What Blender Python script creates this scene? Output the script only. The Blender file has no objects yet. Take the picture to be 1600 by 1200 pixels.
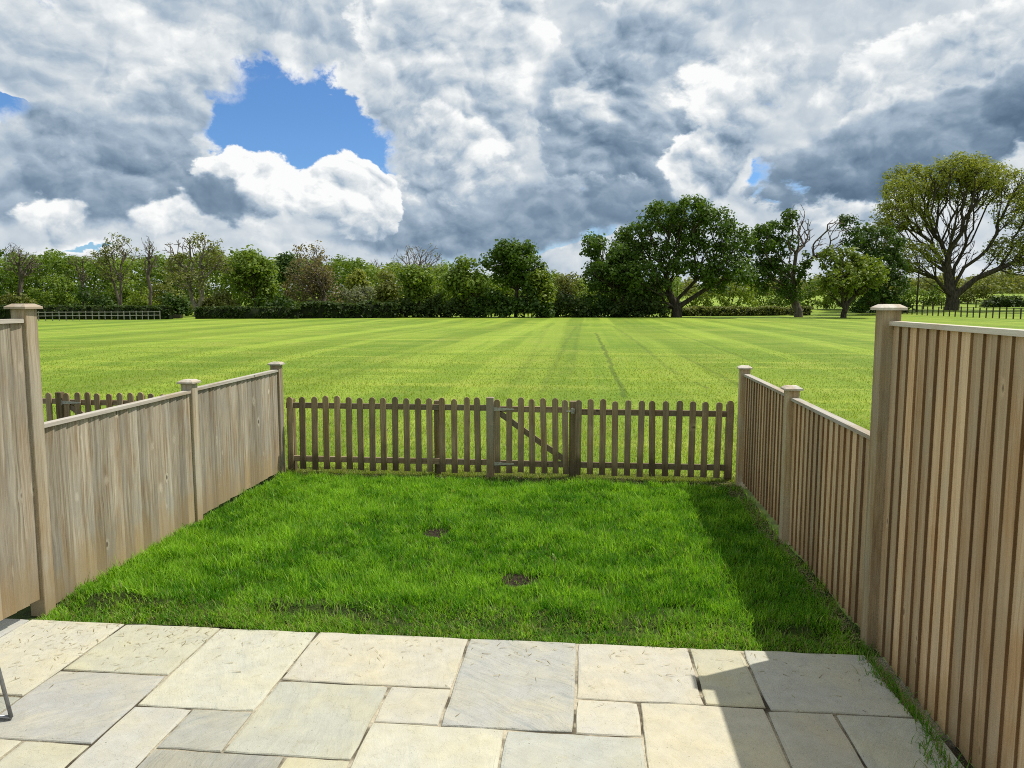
import bpy, math, random
import numpy as np
from mathutils import Vector, Matrix

scene = bpy.context.scene
COL = scene.collection
R = math.radians
rng = np.random.default_rng(7)
random.seed(7)

# ------------------------------------------------------------------ camera
EYE = 1.95
YAW = math.atan2(117, 1200)          # camera looks a little left of the garden's long axis (+Y)
PITCH = math.atan(132 / 1200)
FW = Vector((-math.sin(YAW) * math.cos(PITCH), math.cos(YAW) * math.cos(PITCH), -math.sin(PITCH)))
RT = Vector((math.cos(YAW), math.sin(YAW), 0))
UP = RT.cross(FW)
cam_data = bpy.data.cameras.new('camera')
cam_data.sensor_width = 36.0
cam_data.lens = 27.0
cam_data.clip_start = 0.05
cam_data.clip_end = 6000
cam = bpy.data.objects.new('camera', cam_data)
COL.objects.link(cam)
m = Matrix((RT, UP, -FW)).transposed().to_4x4()
m.translation = Vector((0, 0, EYE))
cam.matrix_world = m
scene.camera = cam

# ------------------------------------------------------------------ exposure
scene.view_settings.view_transform = 'Standard'
scene.view_settings.look = 'None'
scene.view_settings.gamma = 1.0
EXPOSURE = 0.20
scene.view_settings.exposure = EXPOSURE
scene.cycles.max_bounces = 6
scene.cycles.diffuse_bounces = 3
scene.cycles.transmission_bounces = 3
scene.cycles.transparent_max_bounces = 4
scene.cycles.caustics_reflective = False
scene.cycles.caustics_refractive = False
scene.cycles.use_denoising = False
scene.cycles.filter_width = 1.0

# ------------------------------------------------------------------ sun
SUN_DIR = Vector((0.525, 0.29, 1.0)).normalized()      # towards the sun
sd = bpy.data.lights.new('sun', 'SUN')
sd.energy = 4.2
sd.angle = R(0.55)
sd.color = (1.0, 0.955, 0.88)
sun = bpy.data.objects.new('sun', sd)
COL.objects.link(sun)
sun.rotation_euler = SUN_DIR.to_track_quat('Z', 'Y').to_euler()

# ------------------------------------------------------------------ node helper
class NT:
    def __init__(s, tree):
        s.t = tree; s.n = tree.nodes; s.l = tree.links
    def node(s, typ, **kw):
        n = s.n.new(typ)
        for k, v in kw.items():
            setattr(n, k, v)
        return n
    def put(s, sock, v):
        if v is None: return
        if isinstance(v, bpy.types.NodeSocket): s.l.new(v, sock)
        else:
            if isinstance(v, (tuple, list)) and sock.type == 'RGBA' and len(v) == 3: v = (*v, 1)
            sock.default_value = v
    def math(s, op, a, b=None, c=None, clamp=False):
        n = s.node('ShaderNodeMath', operation=op); n.use_clamp = clamp
        for i, v in enumerate((a, b, c)): 
            if v is not None: s.put(n.inputs[i], v)
        return n.outputs[0]
    def add(s, a, b): return s.math('ADD', a, b)
    def sub(s, a, b): return s.math('SUBTRACT', a, b)
    def mul(s, a, b): return s.math('MULTIPLY', a, b)
    def mad(s, a, b, c): return s.math('MULTIPLY_ADD', a, b, c)
    def vec(s, op, a, b=None, scale=None):
        n = s.node('ShaderNodeVectorMath', operation=op)
        s.put(n.inputs[0], a)
        if b is not None: s.put(n.inputs[1], b)
        if scale is not None: s.put(n.inputs['Scale'], scale)
        return n.outputs['Value'] if op in ('LENGTH', 'DOT_PRODUCT') else n.outputs[0]
    def comb(s, x=0, y=0, z=0):
        n = s.node('ShaderNodeCombineXYZ')
        s.put(n.inputs[0], x); s.put(n.inputs[1], y); s.put(n.inputs[2], z)
        return n.outputs[0]
    def sep(s, v):
        n = s.node('ShaderNodeSeparateXYZ'); s.put(n.inputs[0], v)
        return n.outputs
    def noise(s, v, scale=1, detail=4, rough=0.5, dist=0, color=False, lac=2.0):
        n = s.node('ShaderNodeTexNoise', noise_dimensions='3D')
        if v is not None: s.put(n.inputs['Vector'], v)
        n.inputs['Scale'].default_value = scale; n.inputs['Detail'].default_value = detail
        n.inputs['Roughness'].default_value = rough; n.inputs['Distortion'].default_value = dist
        n.inputs['Lacunarity'].default_value = lac
        return n.outputs['Color'] if color else n.outputs[0]
    def voro(s, v, scale=1, feature='F1', detail=0, rough=0.5, smooth=0.5, rand=1.0):
        n = s.node('ShaderNodeTexVoronoi', feature=feature)
        s.put(n.inputs['Vector'], v); n.inputs['Scale'].default_value = scale
        n.inputs['Detail'].default_value = detail; n.inputs['Roughness'].default_value = rough
        n.inputs['Randomness'].default_value = rand
        if feature == 'SMOOTH_F1': n.inputs['Smoothness'].default_value = smooth
        return n
    def smooth(s, v, a, b, lo=0.0, hi=1.0):
        n = s.node('ShaderNodeMapRange', interpolation_type='SMOOTHSTEP')
        s.put(n.inputs[0], v); n.inputs[1].default_value = a; n.inputs[2].default_value = b
        n.inputs[3].default_value = lo; n.inputs[4].default_value = hi
        return n.outputs[0]
    def lin(s, v, a, b, lo=0.0, hi=1.0):
        n = s.node('ShaderNodeMapRange')
        s.put(n.inputs[0], v); n.inputs[1].default_value = a; n.inputs[2].default_value = b
        n.inputs[3].default_value = lo; n.inputs[4].default_value = hi
        return n.outputs[0]
    def mix(s, f, a, b, blend='MIX'):
        n = s.node('ShaderNodeMix', data_type='RGBA', blend_type=blend)
        s.put(n.inputs[0], f); s.put(n.inputs[6], a); s.put(n.inputs[7], b)
        return n.outputs[2]
    def ramp(s, f, stops, interp='LINEAR'):
        n = s.node('ShaderNodeValToRGB'); cr = n.color_ramp; cr.interpolation = interp
        while len(cr.elements) < len(stops): cr.elements.new(0.5)
        for e, (p, c) in zip(cr.elements, stops):
            e.position = p; e.color = (*c, 1)
        s.put(n.inputs[0], f)
        return n.outputs[0]
    def bump(s, h, strength=0.3, distance=0.01, normal=None):
        n = s.node('ShaderNodeBump'); s.put(n.inputs['Height'], h)
        n.inputs['Strength'].default_value = strength; n.inputs['Distance'].default_value = distance
        if normal is not None: s.put(n.inputs['Normal'], normal)
        return n.outputs[0]

# ------------------------------------------------------------------ world: sky and clouds
world = bpy.data.worlds.new('World')
scene.world = world
world.use_nodes = True
world.cycles.sampling_method = 'MANUAL'
world.cycles.sample_map_resolution = 512
wt = NT(world.node_tree)
for n in list(wt.n): wt.n.remove(n)
SKY_STRENGTH = 0.1
def build_sky():
    t = wt
    d = t.node('ShaderNodeTexCoord').outputs['Generated']
    dx, dy, dz = t.sep(d)[:3]
    # clear sky
    sky = t.node('ShaderNodeTexSky', sky_type='NISHITA')
    sky.sun_disc = False
    sky.sun_elevation = math.asin(SUN_DIR.z)
    sky.sun_rotation = math.atan2(SUN_DIR.x, SUN_DIR.y)
    sky.altitude = 50; sky.air_density = 1.0; sky.dust_density = 0.3; sky.ozone_density = 4.0
    blue = t.mix(1.0, sky.outputs[0], BLUE_TINT, 'MULTIPLY')
    # angles for where the cloud banks and the gaps stand
    az = t.math('ARCTAN2', dx, dy)
    el = t.math('ARCSINE', dz)
    q = t.comb(dx, dy, t.mul(dz, 1.35))
    w1 = t.vec('SUBTRACT', t.noise(q, 4.0, 3, 0.5, color=True), (0.5, 0.5, 0.5))
    w2 = t.vec('SUBTRACT', t.noise(q, 21.0, 4, 0.6, color=True), (0.5, 0.5, 0.5))
    p = t.comb(az, el, 0.0)
    wv = t.vec('ADD', t.vec('MULTIPLY', w1, (0.15, 0.10, 0.0)), t.vec('MULTIPLY', w2, (0.045, 0.045, 0.0)))
    pw = t.vec('ADD', p, wv)
    def mapped(vec, a, e, ra, re, rot=0):
        mp = t.node('ShaderNodeMapping', vector_type='TEXTURE')
        t.put(mp.inputs[0], vec)
        mp.inputs['Location'].default_value = (a, e, 0)
        mp.inputs['Rotation'].default_value = (0, 0, R(rot))
        mp.inputs['Scale'].default_value = (ra, re, 1)
        return mp.outputs[0]
    def blob(v, kind='QUADRATIC_SPHERE'):
        g = t.node('ShaderNodeTexGradient', gradient_type=kind)
        t.l.new(v, g.inputs[0])
        return g.outputs['Fac']
    # billows of the cumulus: round lumps with creases between them, and the same seen a little towards the sun
    qw = t.vec('ADD', q, t.vec('SCALE', w1, scale=0.12))
    def height(v):
        n = t.node('ShaderNodeTexNoise', noise_dimensions='3D')
        n.noise_type = 'RIDGED_MULTIFRACTAL'; n.normalize = False
        t.put(n.inputs['Vector'], v)
        n.inputs['Scale'].default_value = 9.0; n.inputs['Detail'].default_value = 5
        n.inputs['Roughness'].default_value = 0.55; n.inputs['Offset'].default_value = 0.9; n.inputs['Gain'].default_value = 1.6
        return n.outputs[0]
    h0 = height(qw)
    h1 = height(t.vec('ADD', qw, tuple(c * 0.018 for c in SUN_DIR)))
    relief = t.sub(h1, h0)
    qf = t.vec('ADD', qw, t.vec('SCALE', w2, scale=0.05))
    f0 = t.noise(qf, 22.0, 6, 0.62)
    f1 = t.noise(t.vec('ADD', qf, tuple(c * 0.010 for c in SUN_DIR)), 22.0, 6, 0.62)
    puff = t.sub(f0, f1)
    # cauliflower heads: round domes at two sizes, lit from the sun's side
    qv = t.vec('ADD', q, t.vec('ADD', t.vec('SCALE', w1, scale=0.05), t.vec('SCALE', w2, scale=0.03)))
    def domes(v):
        a = t.voro(v, 15.0).outputs['Distance']
        b_ = t.voro(v, 36.0).outputs['Distance']
        return t.mad(t.mul(b_, b_), -0.45, t.mul(t.mul(a, a), -1.0))
    dome = t.sub(domes(qv), domes(t.vec('ADD', qv, tuple(c * 0.012 for c in SUN_DIR))))
    relief = t.mad(dome, 1.5, t.mad(puff, 1.3, t.mul(relief, 0.55)))
    big = t.sub(t.noise(q, 2.6, 3, 0.5), 0.5)
    fine = t.sub(t.noise(qw, 6.0, 9, 0.66), 0.5)
    edge = t.mad(t.sub(f0, 0.5), 0.35, t.mad(h0, -0.12, t.mul(fine, 0.9)))
    k = 1.0 / (SKY_STRENGTH * 2 ** EXPOSURE)
    def tone(b):
        return t.ramp(b, [(0.0, (0.105, 0.168, 0.250)), (0.25, (0.205, 0.290, 0.390)), (0.50, (0.395, 0.490, 0.595)),
                          (0.74, (0.67, 0.725, 0.765)), (1.0, (0.97, 0.98, 0.975))])
    # the even deck behind, with its gaps
    cover = t.mad(edge, 0.9, t.mad(big, 0.6, 0.80))
    for (a, e, ra, re, rot, amp) in COVER:
        cover = t.mad(blob(mapped(pw, a, e, ra, re, rot)), amp, cover)
    mask = t.smooth(cover, 0.40, 0.50)
    b = t.mad(big, 0.5, t.mad(fine, 0.45, 0.56))
    b = t.mad(relief, 0.16, b)
    b = t.mad(t.sub(1.0, t.smooth(cover, 0.42, 0.80)), 0.22, b)
    dens = mask
    PREV = [b]
    # banks in front of it, far to near: each with its own outline, sunlit rim and darker foot
    for (a, e, ra, re, rot, top, foot, rim, soft, rel) in BANKS:
        v = mapped(pw, a, e, ra, re, rot)
        f = t.mad(edge, 0.75, blob(v, 'SPHERICAL'))
        mk = t.smooth(f, 0.26, 0.26 + soft)
        vy = t.sep(v)[1]
        tb = t.lin(t.mad(fine, 0.5, vy), -0.9, 0.75, foot, top)
        tb = t.mad(relief, rel, t.mad(fine, 0.28, tb))
        if rim:
            rm = t.mul(t.sub(1.0, t.smooth(f, 0.26, 0.26 + 0.24)), t.smooth(t.mad(fine, 0.8, vy), -0.5, 0.3))
            tb = t.mad(rm, rim, tb)
        b = t.node('ShaderNodeMix', data_type='FLOAT')
        t.put(b.inputs[0], mk); t.put(b.inputs[2], PREV[0]); t.put(b.inputs[3], tb)
        b = b.outputs[0]
        PREV[:] = [b]
        dens = t.math('MAXIMUM', dens, mk)
    for (a, e, ra, re, rot, amp) in GLOW:
        b = t.mad(t.mul(blob(mapped(pw, a, e, ra, re, rot)), t.mad(fine, 2.0, 0.9)), amp, b)
    b = t.mad(t.sub(b, 0.5), 1.30, 0.535)
    cloud = t.vec('SCALE', tone(b), scale=k)
    final = t.mix(dens, blue, cloud)
    bg = t.node('ShaderNodeBackground')
    t.put(bg.inputs[0], final)
    bg.inputs[1].default_value = SKY_STRENGTH
    out = t.node('ShaderNodeOutputWorld')
    t.l.new(bg.outputs[0], out.inputs[0])
BLUE_TINT = (0.62, 0.86, 1.12)
# azimuth, elevation, half-widths (radians), tilt (degrees), amount
COVER = [
    (-0.362, 0.209, 0.217, 0.125, -18, -1.5),
    (-0.445, 0.235, 0.075, 0.067, 0, -0.5),
    (-0.266, 0.193, 0.100, 0.046, -15, -1),
    (-0.661, 0.202, 0.071, 0.033, 0, -1.3),
    (0.222, 0.139, 0.052, 0.038, 0, -1.2),
    (-0.040, 0.073, 0.092, 0.023, 0, -1),
    (-0.163, 0.065, 0.117, 0.017, 0, -0.7),
    (-0.607, 0.056, 0.117, 0.013, 0, -0.5),
]
BANKS = [
    (-0.566, 0.114, 0.275, 0.067, 0, 0.46, 0.22, 0.1, 0.3, 0.2),
    (-0.630, 0.093, 0.075, 0.042, 0, 0.98, 0.4, 0.1, 0.2, 0.34),
    (-0.500, 0.092, 0.083, 0.042, 0, 0.95, 0.4, 0.1, 0.2, 0.34),
    (-0.572, 0.179, 0.192, 0.087, 0, 0.56, 0.28, 0.2, 0.2, 0.28),
    (-0.369, 0.332, 0.283, 0.104, -6, 0.62, 0.5, 0.2, 0.12, 0.24),
    (-0.582, 0.278, 0.283, 0.083, -5, 0.74, 0.42, 0.12, 0.25, 0.22),
    (-0.514, 0.229, 0.092, 0.092, 0, 0.6, 0.35, 0.15, 0.12, 0.25),
    (-0.187, 0.099, 0.267, 0.083, 0, 0.42, 0.24, 0.1, 0.3, 0.22),
    (-0.409, 0.135, 0.125, 0.071, -12, 1.05, 0.38, 0.2, 0.06, 0.46),
    (-0.300, 0.139, 0.092, 0.083, 0, 1.08, 0.34, 0.2, 0.06, 0.46),
    (-0.450, 0.116, 0.083, 0.046, 0, 0.34, 0.2, 0.1, 0.2, 0.16),
    (-0.016, 0.107, 0.233, 0.071, 0, 0.4, 0.22, 0.1, 0.3, 0.18),
    (-0.153, 0.274, 0.188, 0.217, 0, 0.68, 0.42, 0.25, 0.1, 0.32),
    (-0.158, 0.201, 0.100, 0.067, -25, 0.92, 0.44, 0.15, 0.25, 0.42),
    (0.070, 0.239, 0.208, 0.200, 0, 0.46, 0.28, 0.25, 0.08, 0.3),
    (0.015, 0.248, 0.067, 0.058, 0, 0.7, 0.34, 0.1, 0.3, 0.36),
    (0.134, 0.162, 0.100, 0.075, 25, 0.7, 0.26, 0.3, 0.12, 0.38),
    (0.192, 0.253, 0.142, 0.100, 35, 0.9, 0.48, 0.15, 0.25, 0.36),
    (0.401, 0.265, 0.217, 0.083, 12, 0.76, 0.42, 0.25, 0.15, 0.3),
    (0.318, 0.128, 0.133, 0.062, 0, 0.98, 0.46, 0.15, 0.08, 0.34),
    (0.387, 0.185, 0.333, 0.087, 13, 0.48, 0.06, 0.3, 0.12, 0.22),
]
GLOW = [
    (-0.073, 0.271, 0.050, 0.158, -2, 0.32),
    (-0.371, 0.268, 0.092, 0.050, -30, 0.2),
    (0.109, 0.244, 0.092, 0.092, 35, 0.3),
    (-0.545, 0.265, 0.100, 0.042, 0, 0.2),
]
build_sky()

# === GEOMETRY
# ------------------------------------------------------------------ helpers
def tag(o, label=None, cat=None, group=None, kind=None):
    if label: o['label'] = label
    if cat: o['category'] = cat
    if group: o['group'] = group
    if kind: o['kind'] = kind
    return o

def link(name, data, parent=None, loc=(0, 0, 0), rot=(0, 0, 0), mat=None, scale=None):
    o = bpy.data.objects.new(name, data)
    COL.objects.link(o)
    o.parent = parent
    o.location = loc
    o.rotation_euler = rot
    if scale: o.scale = scale
    if mat is not None and data is not None and len(data.materials) == 0: data.materials.append(mat)
    return o

def empty(name, loc=(0, 0, 0), rot=(0, 0, 0)):
    o = link(name, None, None, loc, rot)
    o.empty_display_size = 0.1
    return o

def mesh_np(name, V, F, mat=None, attrs=None, smooth=False):
    V = np.asarray(V, np.float32); F = np.asarray(F, np.int32)
    me = bpy.data.meshes.new(name)
    k = F.shape[1]
    me.vertices.add(len(V)); me.vertices.foreach_set('co', V.ravel())
    me.loops.add(F.size); me.loops.foreach_set('vertex_index', F.ravel())
    me.polygons.add(len(F)); me.polygons.foreach_set('loop_start', np.arange(0, F.size, k, dtype=np.int32))
    if smooth: me.polygons.foreach_set('use_smooth', np.ones(len(F), bool))
    for an, av in (attrs or {}).items():
        a = me.attributes.new(an, 'FLOAT', 'POINT')
        a.data.foreach_set('value', np.asarray(av, np.float32))
    me.update(calc_edges=True)
    if mat is not None: me.materials.append(mat)
    return me

class MB:
    """collects convex pieces into one mesh"""
    def __init__(s): s.v = []; s.f = []
    def poly(s, verts, faces):
        n = len(s.v); s.v += [tuple(map(float, v)) for v in verts]; s.f += [tuple(i + n for i in f) for f in faces]
    def box(s, a, b, bev=0.0):
        (x0, y0, z0), (x1, y1, z1) = a, b
        if bev <= 0:
            s.poly([(x0,y0,z0),(x1,y0,z0),(x1,y1,z0),(x0,y1,z0),(x0,y0,z1),(x1,y0,z1),(x1,y1,z1),(x0,y1,z1)],
                   [(0,3,2,1),(4,5,6,7),(0,1,5,4),(1,2,6,5),(2,3,7,6),(3,0,4,7)])
        else:
            d = bev
            s.prism([(x0+d,y0),(x1-d,y0),(x1,y0+d),(x1,y1-d),(x1-d,y1),(x0+d,y1),(x0,y1-d),(x0,y0+d)], z0, z1, bev)
    def prism(s, pts, z0, z1, bev=0.0):
        n = len(pts)
        cx = sum(p[0] for p in pts) / n; cy = sum(p[1] for p in pts) / n
        rings = [(1, z0)] 
        if bev > 0: rings += [(1, z1 - bev), ('in', z1)]
        else: rings += [(1, z1)]
        V = []
        for k, z in rings:
            for (x, y) in pts:
                if k == 'in':
                    r = math.hypot(x - cx, y - cy); q = max(0.0, (r - bev) / r)
                    V.append((cx + (x - cx) * q, cy + (y - cy) * q, z))
                else: V.append((x, y, z))
        F = [tuple(range(n))[::-1], tuple(range((len(rings)-1)*n, len(rings)*n))]
        for r in range(len(rings) - 1):
            for i in range(n):
                j = (i + 1) % n
                F.append((r*n+i, r*n+j, (r+1)*n+j, (r+1)*n+i))
        s.poly(V, F)
    def tube(s, pts, rad, n=8, cap=True):
        pts = [Vector(p) for p in pts]
        rads = rad if isinstance(rad, (list, tuple)) else [rad] * len(pts)
        base = len(s.v); ref = None
        for i, p in enumerate(pts):
            d = (pts[min(i+1, len(pts)-1)] - pts[max(i-1, 0)]).normalized()
            if ref is None: ref = d.orthogonal().normalized()
            ref = (ref - d * ref.dot(d)).normalized(); b = d.cross(ref)
            for k in range(n):
                a = 2 * math.pi * k / n
                s.v.append(tuple(p + (ref * math.cos(a) + b * math.sin(a)) * rads[i]))
        for i in range(len(pts) - 1):
            for k in range(n):
                k2 = (k + 1) % n
                s.f.append((base+i*n+k, base+i*n+k2, base+(i+1)*n+k2, base+(i+1)*n+k))
        if cap:
            s.f.append(tuple(base + k for k in range(n))[::-1])
            s.f.append(tuple(base + (len(pts)-1)*n + k for k in range(n)))
    def mesh(s, name, mat=None, smooth=False):
        me = bpy.data.meshes.new(name); me.from_pydata(s.v, [], s.f)
        if smooth:
            for p in me.polygons: p.use_smooth = True
        me.update()
        if mat is not None: me.materials.append(mat)
        return me

def at(px, D):
    """ground position on the bearing of picture column px, D metres ahead of the camera"""
    s = (px - 800) / 1200
    f = Vector((-math.sin(YAW), math.cos(YAW), 0)); 
    p = f * D + RT * (s * D * 1.0)
    return p.x, p.y

def smoothstep(x, a, b):
    t = np.clip((x - a) / (b - a), 0, 1); return t * t * (3 - 2 * t)

def vnoise(x, y, seed=0):
    """smooth value noise for terrain and outlines"""
    x = np.asarray(x, float); y = np.asarray(y, float)
    xi = np.floor(x).astype(np.int64); yi = np.floor(y).astype(np.int64)
    xf = x - xi; yf = y - yi
    def hsh(a, b):
        h = (a * 374761393 + b * 668265263 + seed * 1442695041) & 0xffffffff
        h = ((h ^ (h >> 13)) * 1274126177) & 0xffffffff
        return ((h ^ (h >> 16)) & 0xffff) / 65535.0
    u = xf * xf * (3 - 2 * xf); v = yf * yf * (3 - 2 * yf)
    return (hsh(xi, yi) * (1-u) * (1-v) + hsh(xi+1, yi) * u * (1-v) + hsh(xi, yi+1) * (1-u) * v + hsh(xi+1, yi+1) * u * v) * 2 - 1

XL, XR = -3.365, 1.59          # faces of the two side fences
YP = 4.22                     # edge of the paving
YF = 8.27                     # picket line

def terrain(x, y):
    x = np.asarray(x, float); y = np.asarray(y, float)
    r = np.hypot(x, y)
    rise = np.maximum(0, r - 98) * 0.021 * smoothstep(r, 98, 125)
    rise = np.where(r > 320, 4.6 + (np.minimum(r, 1500) - 320) * 0.006, np.minimum(rise, 4.6 + 0 * r))
    und = (vnoise(x / 9, y / 9, 3) * 0.05 + vnoise(x / 31, y / 31, 4) * 0.10) * smoothstep(y, 11, 30)
    return rise + und

# ------------------------------------------------------------------ materials
def new_mat(name):
    mt = bpy.data.materials.new(name); mt.use_nodes = True
    t = NT(mt.node_tree)
    for n in list(t.n): t.n.remove(n)
    out = t.node('ShaderNodeOutputMaterial')
    return mt, t, out

def principled(t, out, color, rough=0.8, normal=None, spec=0.3, metal=0.0):
    b = t.node('ShaderNodeBsdfPrincipled')
    t.put(b.inputs['Base Color'], color); t.put(b.inputs['Roughness'], rough)
    b.inputs['Specular IOR Level'].default_value = spec; b.inputs['Metallic'].default_value = metal
    if normal is not None: t.put(b.inputs['Normal'], normal)
    t.l.new(b.outputs[0], out.inputs[0])
    return b

def wood(name, pale, mid, dark, low=None, axis='Z', knots=1.0, rough=0.8, low_h=0.5, grey=None):
    mt, t, out = new_mat(name)
    co = t.node('ShaderNodeTexCoord').outputs['Object']
    rnd = t.node('ShaderNodeObjectInfo').outputs['Random']
    x, y, z = t.sep(co)[:3]
    if axis == 'Y': u, v, w = x, z, y
    elif axis == 'X': u, v, w = y, z, x
    else: u, v, w = x, y, z
    off = t.mul(rnd, 37.0)
    c = t.comb(t.add(u, off), t.add(v, off), t.add(w, t.mul(off, 1.7)))
    wob = t.mul(t.sub(t.noise(t.vec('MULTIPLY', c, (6, 6, 2.2)), 1, 2), 0.5), 0.05)
    # knots: sparse, slightly elongated along the grain
    kc = t.comb(t.mul(t.add(u, off), 1.5), t.mul(t.add(v, t.add(off, wob)), 7.5), t.mul(t.add(w, t.mul(off, 1.7)), 4.4))
    vn = t.voro(kc, 1.0)
    kd = vn.outputs['Distance']
    kr = t.node('ShaderNodeSeparateColor'); t.l.new(vn.outputs['Color'], kr.inputs[0])
    ksel = t.math('GREATER_THAN', kr.outputs[0], 1 - 0.42 * knots)
    ksz = t.mad(kr.outputs[1], 0.09, 0.055)
    kn = t.mul(t.smooth(t.math('DIVIDE', kd, ksz), 1.0, 0.55), ksel)
    halo = t.mul(t.smooth(t.math('DIVIDE', kd, ksz), 2.1, 1.0), ksel)
    bend = t.mul(halo, 0.02)
    g = t.comb(t.add(u, off), t.add(t.add(v, off), t.add(wob, bend)), t.add(w, t.mul(off, 1.7)))
    g1 = t.noise(t.vec('MULTIPLY', g, (45, 45, 1.1)), 1, 4, 0.6)
    g2 = t.noise(t.vec('MULTIPLY', g, (170, 170, 5)), 1, 3, 0.6)
    blot = t.noise(t.vec('MULTIPLY', c, (3.0, 3.0, 2.2)), 1, 4, 0.6)
    f = t.mad(t.sub(g2, 0.5), 0.6, g1)
    col = t.ramp(f, [(0.20, dark), (0.46, mid), (0.78, pale)])
    stain = t.noise(t.vec('MULTIPLY', c, (7.0, 7.0, 1.6)), 1, 4, 0.6)
    col = t.mix(t.mul(t.smooth(stain, 0.52, 0.36), 0.55), col, t.mix(1.0, col, (0.78, 0.62, 0.44), 'MULTIPLY'))
    if grey is not None: col = t.mix(t.smooth(blot, 0.42, 0.66), col, t.mix(0.5, col, grey))
    col = t.mix(t.mul(halo, 0.45), col, tuple(min(0.85, c_ * 1.12) for c_ in pale))
    col = t.mix(t.mul(kn, 0.8), col, tuple(c_ * 0.35 for c_ in dark))
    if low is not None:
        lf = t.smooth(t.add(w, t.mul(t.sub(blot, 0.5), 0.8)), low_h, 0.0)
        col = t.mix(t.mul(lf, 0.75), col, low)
    # each board weathers by itself
    tone = t.lin(rnd, 0, 1, 0.72, 1.18)
    col = t.vec('SCALE', col, scale=tone)
    col = t.mix(t.mul(t.math('FRACT', t.mul(rnd, 7.31)), 0.22), col, t.mix(1.0, col, (1.12, 0.93, 0.74), 'MULTIPLY'))
    nrm = t.bump(t.add(f, t.mul(kn, -0.4)), 0.35, 0.004)
    principled(t, out, col, rough, nrm, 0.25)
    return mt

M = {}
M['board_left'] = wood('silvered_board', (0.57, 0.515, 0.415), (0.345, 0.295, 0.215), (0.14, 0.11, 0.072), low=(0.36, 0.265, 0.14), low_h=0.45, grey=(0.30, 0.288, 0.25), knots=1.4)
M['board_right'] = wood('tan_board', (0.72, 0.555, 0.37), (0.59, 0.42, 0.25), (0.39, 0.25, 0.13), low=(0.40, 0.27, 0.13), low_h=0.3, grey=(0.50, 0.425, 0.30))
M['board_edge'] = wood('sawn_board_edge', (0.30, 0.19, 0.10), (0.22, 0.135, 0.065), (0.14, 0.08, 0.04), knots=0.2)
M['post'] = wood('post_wood', (0.56, 0.46, 0.31), (0.43, 0.335, 0.205), (0.27, 0.195, 0.11), knots=0.4, grey=(0.40, 0.37, 0.30))
M['post_silver'] = wood('silvered_post', (0.52, 0.455, 0.34), (0.375, 0.31, 0.21), (0.21, 0.16, 0.10), knots=0.5, low=(0.33, 0.245, 0.13), low_h=0.4, grey=(0.40, 0.38, 0.32))
M['cap'] = wood('cap_wood', (0.60, 0.57, 0.50), (0.51, 0.475, 0.41), (0.38, 0.34, 0.28), axis='Y', knots=0.3)
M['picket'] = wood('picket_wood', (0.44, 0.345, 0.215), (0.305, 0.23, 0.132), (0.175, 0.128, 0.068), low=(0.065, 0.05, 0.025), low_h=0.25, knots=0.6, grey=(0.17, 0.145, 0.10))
M['picket_rail'] = wood('picket_rail_wood', (0.35, 0.28, 0.18), (0.245, 0.188, 0.115), (0.135, 0.10, 0.056), axis='X', knots=0.6, grey=(0.19, 0.17, 0.13))
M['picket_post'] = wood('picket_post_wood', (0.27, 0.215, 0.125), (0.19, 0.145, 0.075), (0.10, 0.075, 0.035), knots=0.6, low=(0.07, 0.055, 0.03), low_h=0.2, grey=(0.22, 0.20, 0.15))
M['gate_post'] = wood('gate_post_wood', (0.33, 0.28, 0.19), (0.235, 0.19, 0.12), (0.14, 0.11, 0.065), knots=0.6, grey=(0.28, 0.26, 0.21))
M['arris'] = wood('arris_wood', (0.34, 0.25, 0.15), (0.26, 0.18, 0.10), (0.16, 0.11, 0.06), axis='Y')
M['rail_dark'] = wood('field_rail_wood', (0.09, 0.085, 0.07), (0.06, 0.055, 0.045), (0.035, 0.03, 0.025), axis='X')
M['rail_grey'] = wood('grey_rail_wood', (0.30, 0.31, 0.29), (0.22, 0.23, 0.21), (0.15, 0.15, 0.14), axis='X')

def metal(name, col, rough, metal_=1.0):
    mt, t, out = new_mat(name)
    co = t.node('ShaderNodeTexCoord').outputs['Object']
    n = t.noise(co, 40, 4, 0.6)
    c = t.mix(t.smooth(n, 0.4, 0.7), col, tuple(v * 0.7 for v in col))
    principled(t, out, c, t.lin(n, 0.3, 0.7, rough - 0.1, rough + 0.1), None, 0.5, metal_)
    return mt
M['zinc'] = metal('zinc_metal', (0.50, 0.48, 0.42), 0.55, 0.6)
M['chair_metal'] = metal('grey_chair_metal', (0.27, 0.275, 0.29), 0.40, 0.7)
M['chair_mesh'] = metal('dark_chair_weave', (0.05, 0.05, 0.055), 0.7, 0.0)

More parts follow.
